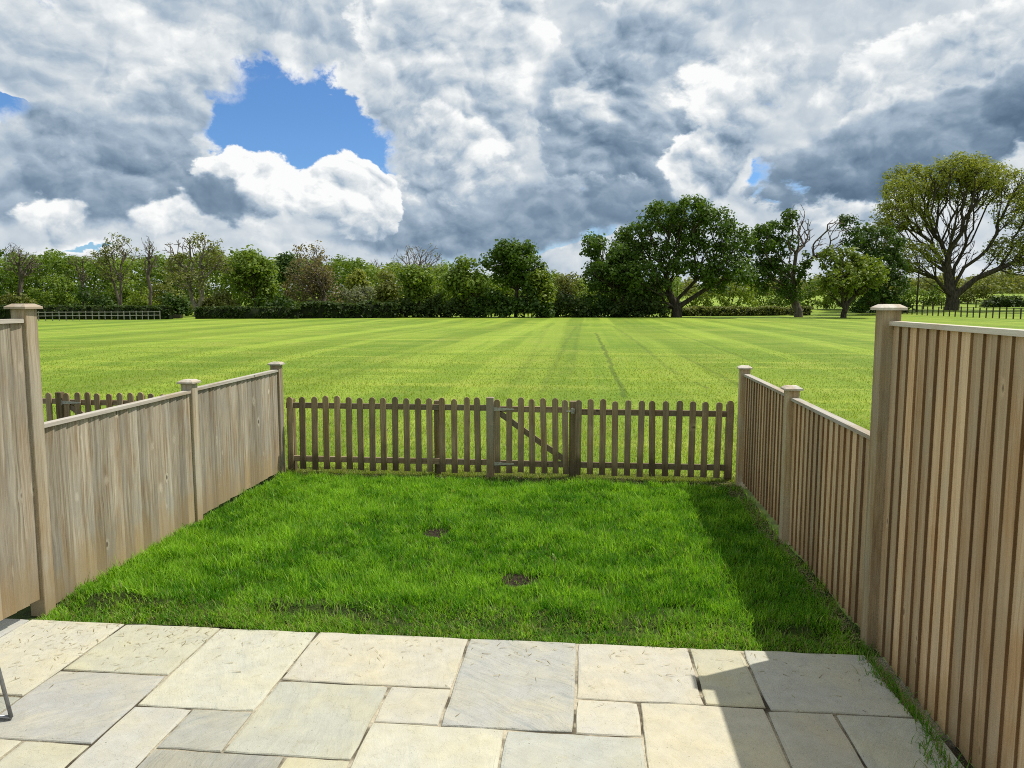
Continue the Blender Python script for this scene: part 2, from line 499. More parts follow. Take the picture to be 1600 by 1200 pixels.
def stone():
    mt, t, out = new_mat('riven_sandstone')
    co = t.node('ShaderNodeTexCoord').outputs['Object']
    oi = t.node('ShaderNodeObjectInfo')
    rnd = oi.outputs['Random']; colr = oi.outputs['Color']
    off = t.mul(rnd, 61.0)
    c = t.vec('ADD', co, t.comb(off, t.mul(off, 1.3), 0))
    ang = t.node('ShaderNodeVectorRotate', rotation_type='Z_AXIS')
    t.put(ang.inputs['Vector'], c); t.put(ang.inputs['Angle'], t.mad(rnd, 2.4, 0.15))
    ca = ang.outputs[0]
    wv = t.vec('ADD', ca, t.vec('SCALE', t.vec('SUBTRACT', t.noise(ca, 2.2, 3, 0.5, color=True), (0.5,)*3), scale=0.22))
    streak = t.noise(t.vec('MULTIPLY', wv, (2.2, 19, 1)), 1, 6, 0.66)
    amt = oi.outputs['Alpha']
    patch = t.noise(c, 3.1, 5, 0.6)
    spots = t.noise(c, 26, 4, 0.6)
    grit = t.noise(c, 240, 2, 0.6)
    base = t.mix(t.smooth(patch, 0.35, 0.68), colr, t.mix(1.0, colr, (1.07, 1.03, 0.91), 'MULTIPLY'))
    base = t.mix(t.mul(t.smooth(streak, 0.50, 0.72), amt), base, t.mix(1.0, base, (1.16, 1.13, 1.06), 'MULTIPLY'))
    base = t.mix(t.mul(t.smooth(streak, 0.46, 0.30), amt), base, t.mix(1.0, base, (0.82, 0.86, 0.90), 'MULTIPLY'))
    base = t.mix(t.mul(t.smooth(spots, 0.55, 0.75), 0.35), base, t.mix(1.0, base, (0.80, 0.73, 0.58), 'MULTIPLY'))
    base = t.mix(t.mul(t.smooth(patch, 0.40, 0.28), 0.5), base, t.mix(1.0, base, (0.86, 0.80, 0.62), 'MULTIPLY'))
    base = t.vec('SCALE', base, scale=t.lin(grit, 0.2, 0.8, 0.86, 1.12))
    fold = t.noise(t.vec('MULTIPLY', wv, (6, 26, 1)), 1, 5, 0.7)
    hgt = t.add(t.mad(fold, 0.25, t.mul(streak, amt)), t.add(t.mul(patch, 0.8), t.mul(grit, 0.08)))
    base = t.vec('SCALE', base, scale=t.lin(t.noise(c, 9, 5, 0.65), 0.3, 0.7, 0.90, 1.08))
    pit = t.noise(c, 70, 2, 0.5)
    base = t.mix(t.mul(t.smooth(pit, 0.68, 0.76), 0.6), base, (0.10, 0.08, 0.05))
    lay = t.math('SNAP', t.mul(patch, 1.0), 0.11)
    nrm = t.bump(t.mad(lay, 0.9, hgt), 0.8, 0.015)
    principled(t, out, base, 0.82, nrm, 0.25)
    return mt
M['stone'] = stone()

def mortar():
    mt, t, out = new_mat('joint_mortar')
    co = t.node('ShaderNodeTexCoord').outputs['Object']
    n = t.noise(co, 2.6, 4, 0.6); g = t.noise(co, 60, 3, 0.6)
    c = t.mix(t.smooth(n, 0.40, 0.54), (0.09, 0.075, 0.05), (0.46, 0.41, 0.30))
    c = t.vec('SCALE', c, scale=t.lin(g, 0.2, 0.8, 0.6, 1.25))
    principled(t, out, c, 0.95, t.bump(g, 0.6, 0.01), 0.1)
    return mt
M['mortar'] = mortar()

def soil():
    mt, t, out = new_mat('lawn_soil')
    co = t.node('ShaderNodeTexCoord').outputs['Object']
    n = t.noise(co, 6, 5, 0.6); g = t.noise(co, 70, 3, 0.65)
    c = t.mix(t.smooth(n, 0.35, 0.65), (0.030, 0.040, 0.012), (0.050, 0.075, 0.016))
    c = t.vec('SCALE', c, scale=t.lin(g, 0.2, 0.8, 0.5, 1.4))
    principled(t, out, c, 0.95, t.bump(g, 0.8, 0.02), 0.1)
    return mt
M['soil'] = soil()
def earth():
    mt, t, out = new_mat('bare_earth')
    co = t.node('ShaderNodeTexCoord').outputs['Object']
    g = t.noise(co, 55, 4, 0.65)
    c = t.mix(t.smooth(g, 0.35, 0.7), (0.018, 0.014, 0.010), (0.060, 0.045, 0.030))
    principled(t, out, c, 0.95, t.bump(g, 0.9, 0.02), 0.1)
    return mt
M['earth'] = earth()

def grass_field():
    mt, t, out = new_mat('meadow_turf')
    co = t.node('ShaderNodeTexCoord').outputs['Object']
    x, y, z = t.sep(co)[:3]
    big = t.noise(co, 0.07, 4, 0.55)
    mid = t.noise(co, 0.55, 4, 0.6)
    # sward laid over by the mower in long strips down the field and cross-wise ripples
    strip = t.noise(t.comb(t.add(x, t.mul(big, 0.8)), t.mul(y, 0.02), 0), 0.5, 4, 0.6)
    lay = t.math('SINE', t.mul(t.add(x, t.mul(mid, 0.7)), 1.35))
    cross = t.noise(t.comb(t.mul(x, 0.10), y, 0), 0.9, 5, 0.65)
    tuft = t.noise(co, 11, 5, 0.7)
    tiny = t.noise(co, 60, 3, 0.7)
    c = t.mix(t.smooth(big, 0.35, 0.65), (0.128, 0.212, 0.014), (0.205, 0.280, 0.022))
    c = t.mix(t.mul(t.smooth(strip, 0.48, 0.60), 0.8), c, (0.250, 0.340, 0.032))
    c = t.mix(t.mul(t.smooth(strip, 0.47, 0.36), 0.75), c, (0.120, 0.205, 0.014))
    c = t.mix(t.mul(t.smooth(cross, 0.52, 0.66), 0.65), c, (0.29, 0.345, 0.042))
    c = t.mix(t.mul(t.smooth(cross, 0.47, 0.34), 0.6), c, (0.125, 0.21, 0.014))
    c = t.mix(t.mul(t.smooth(mid, 0.5, 0.75), 0.35), c, (0.36, 0.36, 0.075))
    c = t.vec('SCALE', c, scale=t.lin(tuft, 0.25, 0.75, 0.74, 1.24))
    c = t.vec('SCALE', c, scale=t.lin(tiny, 0.2, 0.8, 0.82, 1.18))
    c = t.vec('SCALE', c, scale=t.lin(t.mul(lay, t.smooth(big, 0.3, 0.7)), -0.5, 0.5, 0.91, 1.07))
    # two wheel ruts worn into the turf
    def rut(x0, y0, x1, y1, wdt):
        L = math.hypot(x1-x0, y1-y0); ux, uy = (x1-x0)/L, (y1-y0)/L
        a = t.add(t.mul(t.sub(x, x0), ux), t.mul(t.sub(y, y0), uy))
        pdist = t.math('ABSOLUTE', t.add(t.add(t.mul(t.sub(x, x0), -uy), t.mul(t.sub(y, y0), ux)), t.mul(t.sub(mid, 0.5), 0.4)))
        band = t.mul(t.smooth(pdist, wdt, wdt * 0.4), t.mul(t.smooth(a, 0, 0.5), t.smooth(a, L, L - 4)))
        return t.mul(band, t.lin(tuft, 0.3, 0.7, 0.25, 0.9))
    for r_ in RUTS: c = t.mix(rut(*r_[:5]), c, t.mix(r_[5], c, (0.030, 0.050, 0.010)))
    hgt = t.add(t.mul(tuft, 1.0), t.add(t.mul(tiny, 0.35), t.mul(cross, 1.2)))
    nrm = t.bump(hgt, 0.6, 0.045)
    principled(t, out, c, 0.75, nrm, 0.15)
    return mt
RUTS = [(0.80, 15.2, 0.45, 46, 0.09, 0.8), (2.75, 17.0, 2.35, 20.0, 0.08, 1.0), (-1.6, 17, -2.9, 60, 0.16, 0.2), (-0.4, 20, -0.55, 70, 0.13, 0.25),
        (2.35, 20, 1.9, 60, 0.12, 0.4), (-0.95, 16, -0.8, 60, 0.10, 0.3), (5.2, 22, 4.6, 60, 0.14, 0.4), (3.6, 15.5, 3.1, 30, 0.09, 0.45)]
M['meadow'] = grass_field()

def leafmat(name, c0, c1, trans=0.35, dry=None, rough=0.55):
    mt, t, out = new_mat(name)
    a = t.node('ShaderNodeAttribute', attribute_name='tint').outputs['Fac']
    c = t.mix(a, c0, c1)
    if dry is not None:
        dr = t.node('ShaderNodeAttribute', attribute_name='dry').outputs['Fac']
        c = t.mix(dr, c, dry)
    b = t.node('ShaderNodeBsdfPrincipled')
    t.put(b.inputs['Base Color'], c); b.inputs['Roughness'].default_value = rough
    b.inputs['Specular IOR Level'].default_value = 0.25
    tr = t.node('ShaderNodeBsdfTranslucent'); t.put(tr.inputs[0], t.mix(1.0, c, (1.25, 1.25, 0.6), 'MULTIPLY'))
    mx = t.node('ShaderNodeMixShader'); mx.inputs[0].default_value = trans
    t.l.new(b.outputs[0], mx.inputs[1]); t.l.new(tr.outputs[0], mx.inputs[2])
    t.l.new(mx.outputs[0], out.inputs[0])
    return mt
M['lawn'] = leafmat('lawn_blade', (0.070, 0.225, 0.008), (0.320, 0.570, 0.040), 0.42, (0.30, 0.26, 0.12), 0.5)
M['meadow_blade'] = leafmat('meadow_blade', (0.135, 0.225, 0.014), (0.310, 0.390, 0.048), 0.4, (0.42, 0.38, 0.18), 0.55)
M['straw'] = leafmat('dry_straw', (0.20, 0.15, 0.07), (0.46, 0.40, 0.22), 0.2, None, 0.7)

LEAF = dict(
    dark=((0.028, 0.066, 0.009), (0.075, 0.130, 0.018)),
    oak=((0.042, 0.088, 0.010), (0.112, 0.185, 0.022)),
    green=((0.095, 0.160, 0.016), (0.215, 0.290, 0.042)),
    bright=((0.120, 0.180, 0.015), (0.240, 0.300, 0.035)),
    olive=((0.115, 0.140, 0.030), (0.245, 0.255, 0.066)),
    bud=((0.135, 0.115, 0.050), (0.260, 0.210, 0.100)),
    gold=((0.145, 0.178, 0.021), (0.320, 0.340, 0.058)),
    lime=((0.095, 0.150, 0.016), (0.225, 0.280, 0.042)),
    grey=((0.13, 0.15, 0.085), (0.22, 0.24, 0.13)),
    hedge=((0.028, 0.055, 0.010), (0.078, 0.115, 0.022)))
for k_, (a_, b_) in LEAF.items(): M['leaf_' + k_] = leafmat('foliage_' + k_, a_, b_, 0.4)

def bark(name, c0, c1):
    mt, t, out = new_mat(name)
    co = t.node('ShaderNodeTexCoord').outputs['Object']
    n = t.noise(t.vec('MULTIPLY', co, (5, 5, 1.2)), 1, 5, 0.65)
    principled(t, out, t.mix(t.smooth(n, 0.35, 0.65), c0, c1), 0.9, t.bump(n, 0.7, 0.05), 0.1)
    return mt
M['bark'] = bark('oak_bark', (0.035, 0.030, 0.022), (0.095, 0.080, 0.058))
M['bark_grey'] = bark('grey_bark', (0.12, 0.105, 0.085), (0.24, 0.21, 0.175))
M['bark_dead'] = bark('dead_bark', (0.075, 0.06, 0.05), (0.17, 0.14, 0.115))
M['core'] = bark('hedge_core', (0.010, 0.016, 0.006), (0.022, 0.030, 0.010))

# ------------------------------------------------------------------ ground
def build_ground():
    def axis(fine_lo, fine_hi, step, far, g=1.16):
        a = list(np.arange(fine_lo, fine_hi + 1e-6, step)); s = step
        while a[-1] < far: s *= g; a.append(a[-1] + s)
        s = step
        while a[0] > -far: s *= g; a.insert(0, a[0] - s)
        return np.array(a)
    xs = axis(-18, 18, 0.6, 2500); ys = axis(4, 40, 0.6, 2500)
    X, Y = np.meshgrid(xs, ys)
    Z = terrain(X, Y) - 0.012
    # the field drops a hair under the gardens' own sheets
    Z = np.where((Y < 8.4) & (np.abs(X) < 40), -0.06, Z)
    V = np.stack([X, Y, Z], -1).reshape(-1, 3)
    nx = len(xs); i, j = np.meshgrid(np.arange(len(ys) - 1), np.arange(nx - 1), indexing='ij')
    b = (i * nx + j).ravel()
    F = np.stack([b, b + 1, b + nx + 1, b + nx], -1)
    o = link('field', mesh_np('field', V, F, M['meadow'], smooth=True))
    tag(o, 'wide mown green field stretching to the tree line', 'field', kind='structure')
    return o
field = build_ground()

def lawn_z(x, y):
    z = vnoise(x * 2.3, y * 2.3, 11) * 0.014 + vnoise(x * 7, y * 7, 12) * 0.008
    # lumpy turf edge along the paving
    ridge = np.exp(-((y - 4.62 - vnoise(x * 1.5, 0 * x, 13) * 0.08) / 0.10) ** 2)
    z = z + ridge * (0.02 + 0.05 * np.maximum(0, vnoise(x * 4, y * 4, 14)))
    for (ex, ey, ra, rb) in PATCHES:
        e = ((x - ex) / ra) ** 2 + ((y - ey) / rb) ** 2
        z = z - 0.03 * np.exp(-e ** 2)
    return z - 0.015
PATCHES = [(-0.46, 5.19, 0.17, 0.14), (-1.24, 6.22, 0.11, 0.11)]

def build_lawn():
    xs = np.linspace(XL - 0.05, XR + 0.05, 110); ys = np.linspace(YP + 0.004, YF + 0.35, 100)
    X, Y = np.meshgrid(xs, ys); Z = lawn_z(X, Y)
    Z = np.where(Y > 8.45, np.minimum(Z, -0.012), Z)
    V = np.stack([X, Y, Z], -1).reshape(-1, 3); nx = len(xs)
    i, j = np.meshgrid(np.arange(len(ys) - 1), np.arange(nx - 1), indexing='ij'); b = (i * nx + j).ravel()
    F = np.stack([b, b + 1, b + nx + 1, b + nx], -1)
    o = link('lawn', mesh_np('lawn', V, F, M['soil'], smooth=True))
    tag(o, 'small back garden lawn between two wooden fences', 'lawn', kind='structure')
    for k, (ex, ey, ra, rb) in enumerate(PATCHES):
        n = 26; ang = np.linspace(0, 2*np.pi, n, endpoint=False)
        rr = 1 + vnoise(np.cos(ang) * 3 + 5 * k, np.sin(ang) * 3, 15) * 0.55
        V = [(ex, ey, float(lawn_z(ex, ey)) + 0.008)]
        for f in (0.55, 1.0):
            for a, r in zip(ang, rr):
                px, py = ex + math.cos(a) * ra * f * r, ey + math.sin(a) * rb * f * r
                V.append((px, py, float(lawn_z(px, py)) + 0.006 + random.uniform(0, 0.012) * (f < 0.9)))
        F = [(0, 1 + q, 1 + (q + 1) % n) for q in range(n)]
        F += [(1 + q, 1 + n + q, 1 + n + (q + 1) % n) for q in range(n)] + [(1 + q, 1 + n + (q + 1) % n, 1 + (q + 1) % n) for q in range(n)]
        link('bare_patch', mesh_np('bare_patch', V, np.array(F), M['earth'], smooth=True), o)
    # ground of the plots on either side
    for nm, x0, x1, lb in (('side_ground', -16, XL - 0.05, 'rough grass ground behind the pale fence'), ('side_ground', XR + 0.05, 14, 'rough grass ground behind the tan fence')):
        me = mesh_np(nm, [(x0, -1, -0.03), (x1, -1, -0.03), (x1, 8.6, -0.03), (x0, 8.6, -0.03)], [(0, 1, 2, 3)], M['soil'])
        tag(link(nm, me), lb, 'ground', kind='structure')
build_lawn()

# ------------------------------------------------------------------ grass blades
def blades(n, xy, z, h, w, lean, tint, dry, seg=2, name='blades', mat=None, lo=0.15):
    r = np.random.default_rng(n)
    ang = r.uniform(0, 2*np.pi, n); face = ang + r.normal(0, 0.5, n) + np.pi / 2
    la = r.uniform(lo, 1.0, n) * lean
    dxy = np.stack([np.cos(ang), np.sin(ang)], -1) * (h * np.sin(la))[:, None]
    up = h * np.cos(la)
    side = np.stack([np.cos(face), np.sin(face)], -1) * (w / 2)[:, None]
    P = np.column_stack([xy, z])
    def lvl(f, bendf, wf):
        c = P.copy(); c[:, :2] += dxy * bendf; c[:, 2] += up * f
        a = c.copy(); a[:, :2] -= side * wf; b = c.copy(); b[:, :2] += side * wf
        return a, b, c
    if seg == 1:
        a, b, _ = lvl(0, 0, 1); _, _, t_ = lvl(1, 1, 0)
        V = np.stack([a, b, t_], 1).reshape(-1, 3)
        F = np.arange(3 * n).reshape(-1, 3); k = 3
    else:
        a, b, _ = lvl(0, 0, 1); a2, b2, _ = lvl(0.6, 0.35, 0.8); _, _, t_ = lvl(1, 1, 0)
        V = np.stack([a, b, a2, b2, t_], 1).reshape(-1, 3)
        o = np.arange(n)[:, None] * 5
        F = np.concatenate([o + [0, 1, 3], o + [0, 3, 2], o + [2, 3, 4]], 0); k = 5
    return mesh_np(name, V, F, mat, {'tint': np.repeat(tint, k), 'dry': np.repeat(dry, k)})

def build_grass():
    n = 215000
    r = np.random.default_rng(3)
    # half the blades spread evenly, half gathered in tufts; nearer ones sit denser
    y = YP + 0.0 + (YF + 0.1 - YP) * r.random(n) ** 1.15
    x = r.uniform(XL - 0.01, XR + 0.035, n)
    nt = 5200
    ty = YP + 0.02 + (YF + 0.05 - YP) * r.random(nt) ** 1.15; tx = r.uniform(XL, XR + 0.02, nt)
    tsz = r.gamma(3.0, 0.33, nt).clip(0.3, 2.4); ttone = r.normal(0, 0.30, nt)
    n2 = n * 11 // 20; ti = r.choice(nt, n2, p=tsz / tsz.sum())
    off = r.normal(0, 1, (n2, 2)) * (0.014 + 0.012 * tsz[ti])[:, None]
    x[:n2] = tx[ti] + off[:, 0]; y[:n2] = ty[ti] + off[:, 1]
    tuft = np.zeros(n); tuft[:n2] = tsz[ti]; tone_ = np.zeros(n); tone_[:n2] = ttone[ti]
    y = np.maximum(y, YP + 0.006 + 0.0 * y); x = np.clip(x, XL - 0.012, XR + 0.036)
    keep = np.ones(n, bool)
    for (ex, ey, ra, rb) in PATCHES:
        e = ((x - ex) / ra) ** 2 + ((y - ey) / rb) ** 2
        keep &= ~((e < 0.9 + 0.9 * vnoise(x * 13, y * 13, 21)) & (r.random(n) < 0.86))
    keep &= ~((vnoise(x * 3.2, y * 6, 22) > 0.35) & (y < 4.85) & (y > 4.36) & (r.random(n) < 0.75))
    # thin and worn along the foot of the fences and the picket line
    wornp = (y > 8.02) | (x > XR - 0.05 - 0.05 * (y > 6)) 
    keep &= ~(wornp & (r.random(n) < 0.55))
    x = x[keep]; y = y[keep]; tuft = tuft[keep]; tone_ = tone_[keep]; n = len(x)
    cl = vnoise(x * 1.6, y * 1.6, 23) * 0.6 + vnoise(x * 5.5, y * 5.5, 24) * 0.6
    h = (0.052 + 0.028 * cl + 0.018 * tuft + r.normal(0, 0.012, n)).clip(0.02, 0.16)
    for (ex, ey, ra, rb) in PATCHES:
        h = h * (1 - 0.6 * np.exp(-(((x - ex) / (ra * 1.2)) ** 2 + ((y - ey + 0.12) / (rb * 1.3)) ** 2)))
    near = smoothstep(y, 4.75, 4.35)
    h = h * (1 - 0.35 * near)
    h = np.where(r.random(n) < 0.012, h * 1.7, h)
    tint = (0.42 + 0.42 * cl + tone_ + r.normal(0, 0.18, n)).clip(0, 1)
    dry = (r.random(n) < 0.04 + 0.30 * near).astype(float) * r.uniform(0.3, 0.9, n)
    edge = ((y > 8.06) | (x > XR - 0.07 - 0.06 * (y > 6.2))) & (r.random(n) < 0.7)
    dry = np.where(edge, r.uniform(0.5, 1.0, n), dry); h = np.where(edge | (y > 8.06), h * 0.5, h)
    w = r.uniform(0.004, 0.0075, n) * (1 + 0.06 * (y - 4))
    lean = np.where(near > 0.3, 1.1, 0.85)
    me = blades(n, np.stack([x, y], -1), lawn_z(x, y) - 0.004, h, w, lean, tint, dry, 2, 'lawn_grass', M['lawn'])
    tag(link('lawn_grass', me), 'lush bright green lawn grass inside the fenced garden', 'grass', kind='stuff')
    # field side
    n = 300000
    y = 8.30 + 30 * r.random(n) ** 2.3
    half = 2.5 + y * 0.78
    x = -y * 0.097 + r.uniform(-1, 1, n) * half
    cl = vnoise(x * 0.9, y * 0.9, 31) * 0.5 + vnoise(x * 3.5, y * 3.5, 32) * 0.6
    far = (y - 8.3) / 30
    h = (0.042 + 0.016 * cl + r.normal(0, 0.008, n)).clip(0.015, 0.09)
    band = np.exp(-((y - 11.2) / 1.3) ** 2)
    h *= (1 + 0.35 * band) * (1 - 0.9 * smoothstep(y, 17, 37))
    tint = (0.52 + (0.38 * cl + r.normal(0, 0.22, n)) * (1 - 0.6 * far)).clip(0, 1)
    dry = ((r.random(n) < 0.10 + 0.30 * np.exp(-((y - 8.5) / 0.5) ** 2) + 0.28 * band) * r.uniform(0.35, 1.0, n))
    w = r.uniform(0.006, 0.010, n) * (1 + 2.2 * far)
    me = blades(n, np.stack([x, y], -1), terrain(x, y) - 0.014, h, w, np.full(n, 0.9), tint, dry, 1, 'field_grass', M['meadow_blade'])
    tag(link('field_grass', me), 'short yellow green meadow grass just beyond the picket fence', 'grass', kind='stuff')
    # long grass that has grown up along the foot of the tan fence beside the paving
    n = 1100
    y = r.uniform(2.2, 4.35, n); wd = 0.02 + 0.05 * np.maximum(0, vnoise(y * 4, 0 * y, 41) + 0.2)
    x = XR - 0.02 - np.abs(r.normal(0, 1, n)) * wd
    h = r.uniform(0.03, 0.11, n); 
    me = blades(n, np.stack([x, y], -1), np.full(n, -0.01), h, r.uniform(0.003, 0.006, n), np.full(n, 1.15), r.uniform(0, 0.2, n), (r.random(n) < 0.3) * 0.7, 2, 'verge_grass', M['lawn'])
    tag(link('verge_grass', me), 'dark unmown grass tufts growing along foot of the tan fence beside paving', 'grass', kind='stuff')
    # dry clippings on the lawn's rim and on the slabs
    n = 5200
    k = n // 3
    x = np.concatenate([XR - np.abs(r.normal(0.06, 0.05, k)), r.uniform(XL, XR, k), r.uniform(-3.3, -2.2, k // 3), r.uniform(-3.3, XR, n - 2*k - k // 3)])
    y = np.concatenate([r.uniform(4.3, 8.2, k), YF - 0.02 + r.normal(0, 0.07, k), 4.2 - np.abs(r.normal(0, 0.33, k // 3)), 4.2 - np.abs(r.normal(0, 0.25, n - 2*k - k // 3))])
    onslab = y < YP
    z = np.where(onslab, 0.004, lawn_z(x, y) + 0.02)
    sel = (~onslab) | (r.random(n) < 0.22)
    x, y, z = x[sel], y[sel], z[sel]; n = len(x)
    me = blades(n, np.stack([x, y], -1), z, r.uniform(0.02, 0.07, n), r.uniform(0.002, 0.005, n), np.full(n, 1.55), r.random(n), np.zeros(n), 2, 'dry_clippings', M['straw'], 0.96)
    tag(link('dry_clippings', me), 'dry grass clippings strewn on the slabs and along the fences', 'clippings', kind='stuff')
build_grass()

# ------------------------------------------------------------------ paving
BUFF = (0.46, 0.448, 0.368); YEL = (0.475, 0.448, 0.348); GREY = (0.36, 0.366, 0.334); PALE = (0.42, 0.416, 0.352); SLATE = (0.315, 0.32, 0.296)
SLABS = [  # x0, x1, y0, y1, colour
    (-3.62, -3.385, 3.36, YP, GREY), (-3.375, -2.765, 3.36, YP, BUFF), (-2.755, -2.165, 3.635, YP, BUFF), (-2.755, -2.165, 3.01, 3.625, GREY),
    (-3.62, -2.765, 2.72, 3.35, GREY), (-2.155, -1.565, 3.335, YP, BUFF), (-2.155, -1.87, 2.70, 3.325, PALE), (-1.86, -1.565, 3.005, 3.325, GREY),
    (-1.86, -1.275, 2.41, 2.995, SLATE), (-2.475, -2.165, 2.41, 3.00, PALE), (-2.755, -2.485, 2.41, 3.00, PALE), (-1.555, -0.982, 3.005, 3.63, PALE),
    (-1.265, -0.982, 2.41, 2.995, YEL), (-1.555, -0.665, 3.64, YP, BUFF), (-0.972, -0.665, 3.305, 3.63, BUFF), (-0.655, -0.042, 3.30, YP, GREY),
    (-0.972, -0.355, 2.41, 3.295, BUFF), (-0.345, 0.265, 2.41, 3.29, PALE), (-0.032, 0.585, 3.605, YP, BUFF), (-0.032, 0.265, 3.30, 3.595, BUFF),
    (0.275, 0.868, 2.72, 3.595, YEL), (0.595, 0.877, 3.605, YP, YEL), (0.887, 1.545, 3.585, YP, PALE), (0.878, 1.182, 2.72, 3.575, BUFF),
    (1.192, 1.60, 2.72, 3.575, PALE), (-2.155, -1.87, 2.41, 2.69, BUFF), (0.275, 0.868, 2.41, 2.71, PALE), (0.878, 1.60, 2.41, 2.71, GREY), (-3.62, -2.765, 2.41, 2.71, BUFF)]
_cols = [BUFF, GREY, PALE, YEL]
for r_ in range(2):
    y1 = 2.40 - r_ * 0.61; x = -3.62
    while x < 1.4:
        w = random.choice((0.60, 0.90, 0.60)); x1 = min(x + w, 1.60)
        if 1.60 - x1 < 0.25: x1 = 1.60
        SLABS.append((x, x1 - 0.01, y1 - 0.60, y1, random.choice(_cols))); x = x1

def build_patio():
    base = mesh_np('patio', [(-3.70, 1.0, -0.009), (1.64, 1.0, -0.009), (1.64, YP + 0.004, -0.009), (-3.70, YP + 0.004, -0.009),
                             (-3.70, 1.0, -0.2), (1.64, 1.0, -0.2), (1.64, YP + 0.004, -0.2), (-3.70, YP + 0.004, -0.2)],
                   [(0, 1, 2, 3), (0, 4, 5, 1), (1, 5, 6, 2), (2, 6, 7, 3), (3, 7, 4, 0)], M['mortar'])
    pat = tag(link('patio', base), 'pale sandstone patio of mixed size slabs in the foreground', 'patio', kind='structure')
    rr = random.Random(5)
    for (x0, x1, y0, y1, colr) in SLABS:
        cx, cy = (x0 + x1) / 2, (y0 + y1) / 2; hx, hy = (x1 - x0) / 2 + 0.0015, (y1 - y0) / 2 + (0.0015 if y1 < YP else 0)
        pts = []
        for (ax, ay, bx, by) in ((-1, -1, 1, -1), (1, -1, 1, 1), (1, 1, -1, 1), (-1, 1, -1, -1)):
            L = (hx if ay == by else hy) * 2; n = max(3, int(L / 0.10))
            for k in range(n):
                f = k / n; px = (ax + (bx - ax) * f) * hx; py = (ay + (by - ay) * f) * hy
                j = 0.0035 if k else 0.004
                px -= math.copysign(abs(rr.gauss(0, j)), px) * 1.0; py -= math.copysign(abs(rr.gauss(0, j)), py) * 1.0
                if not k: px *= 0.994; py *= 0.994
                pts.append((px, py))
        n = len(pts); V = []
        for (ins, z) in ((0.0, -0.035), (0.0, -0.006), (0.004, -0.0015), (0.016, 0.0)):
            for (px, py) in pts:
                V.append((px - math.copysign(ins, px) * (abs(px) > hx * 0.93), py - math.copysign(ins, py) * (abs(py) > hy * 0.93), z + rr.gauss(0, 0.0008)))
        F = []
        for r in range(3):
            for i in range(n):
                j = (i + 1) % n; F.append((r*n+i, r*n+j, (r+1)*n+j, (r+1)*n+i))
        F.append(tuple(range(3*n, 4*n)))
        me = bpy.data.meshes.new('paving_slab'); me.from_pydata(V, [], F); me.update(); me.materials.append(M['stone'])
        o = link('paving_slab', me, pat, (cx, cy, rr.uniform(-0.002, 0.002)), (rr.gauss(0, 0.0012), rr.gauss(0, 0.0012), 0))
        s = rr.uniform(0.94, 1.05)
        o.color = (colr[0] * s * rr.uniform(0.98, 1.03), colr[1] * s, colr[2] * s * rr.uniform(0.94, 1.05), 1.0 if colr in (GREY, SLATE) else rr.uniform(0.10, 0.35))
build_patio()

# ------------------------------------------------------------------ closeboard side fences
def feather_board(h, face, name, mat):
    """board with one thick edge; face = +1 looks to +X, thick edge far from the camera; -1 looks to -X, thick edge towards it"""
    m_ = MB(); w = 0.0625
    if face > 0: prof = [(0.000, -w), (0.006, -w), (0.018, w - 0.002), (0.016, w), (0.004, w)]
    else: prof = [(-0.004, -w), (-0.0195, -w), (-0.021, -w + 0.002), (-0.006, w), (0.000, w)]
    m_.prism(prof, 0.0, h)
    me = m_.mesh(name, mat)
    if face < 0:
        me.materials.append(M['board_edge'])
        for p in me.polygons:
            if p.center.y < -w + 0.0015 and abs(p.normal.y) > 0.5: p.material_index = 1
    return me

def post_mesh(h, name, mat, sx=0.05):
    m_ = MB(); m_.box((-sx, -sx, -0.05), (sx, sx, h), 0.004); return m_.mesh(name, mat)

def cap_mesh():
    m_ = MB(); a = 0.072
    m_.poly([(-a,-a,0),(a,-a,0),(a,a,0),(-a,a,0),(-a,-a,0.014),(a,-a,0.014),(a,a,0.014),(-a,a,0.014),(-a+0.03,-a+0.03,0.032),(a-0.03,-a+0.03,0.032),(a-0.03,a-0.03,0.032),(-a+0.03,a-0.03,0.032)],
            [(3,2,1,0),(0,1,5,4),(1,2,6,5),(2,3,7,6),(3,0,4,7),(4,5,9,8),(5,6,10,9),(6,7,11,10),(7,4,8,11),(8,9,10,11)])
    return m_.mesh('post_cap', M['cap'])
CAP = cap_mesh()

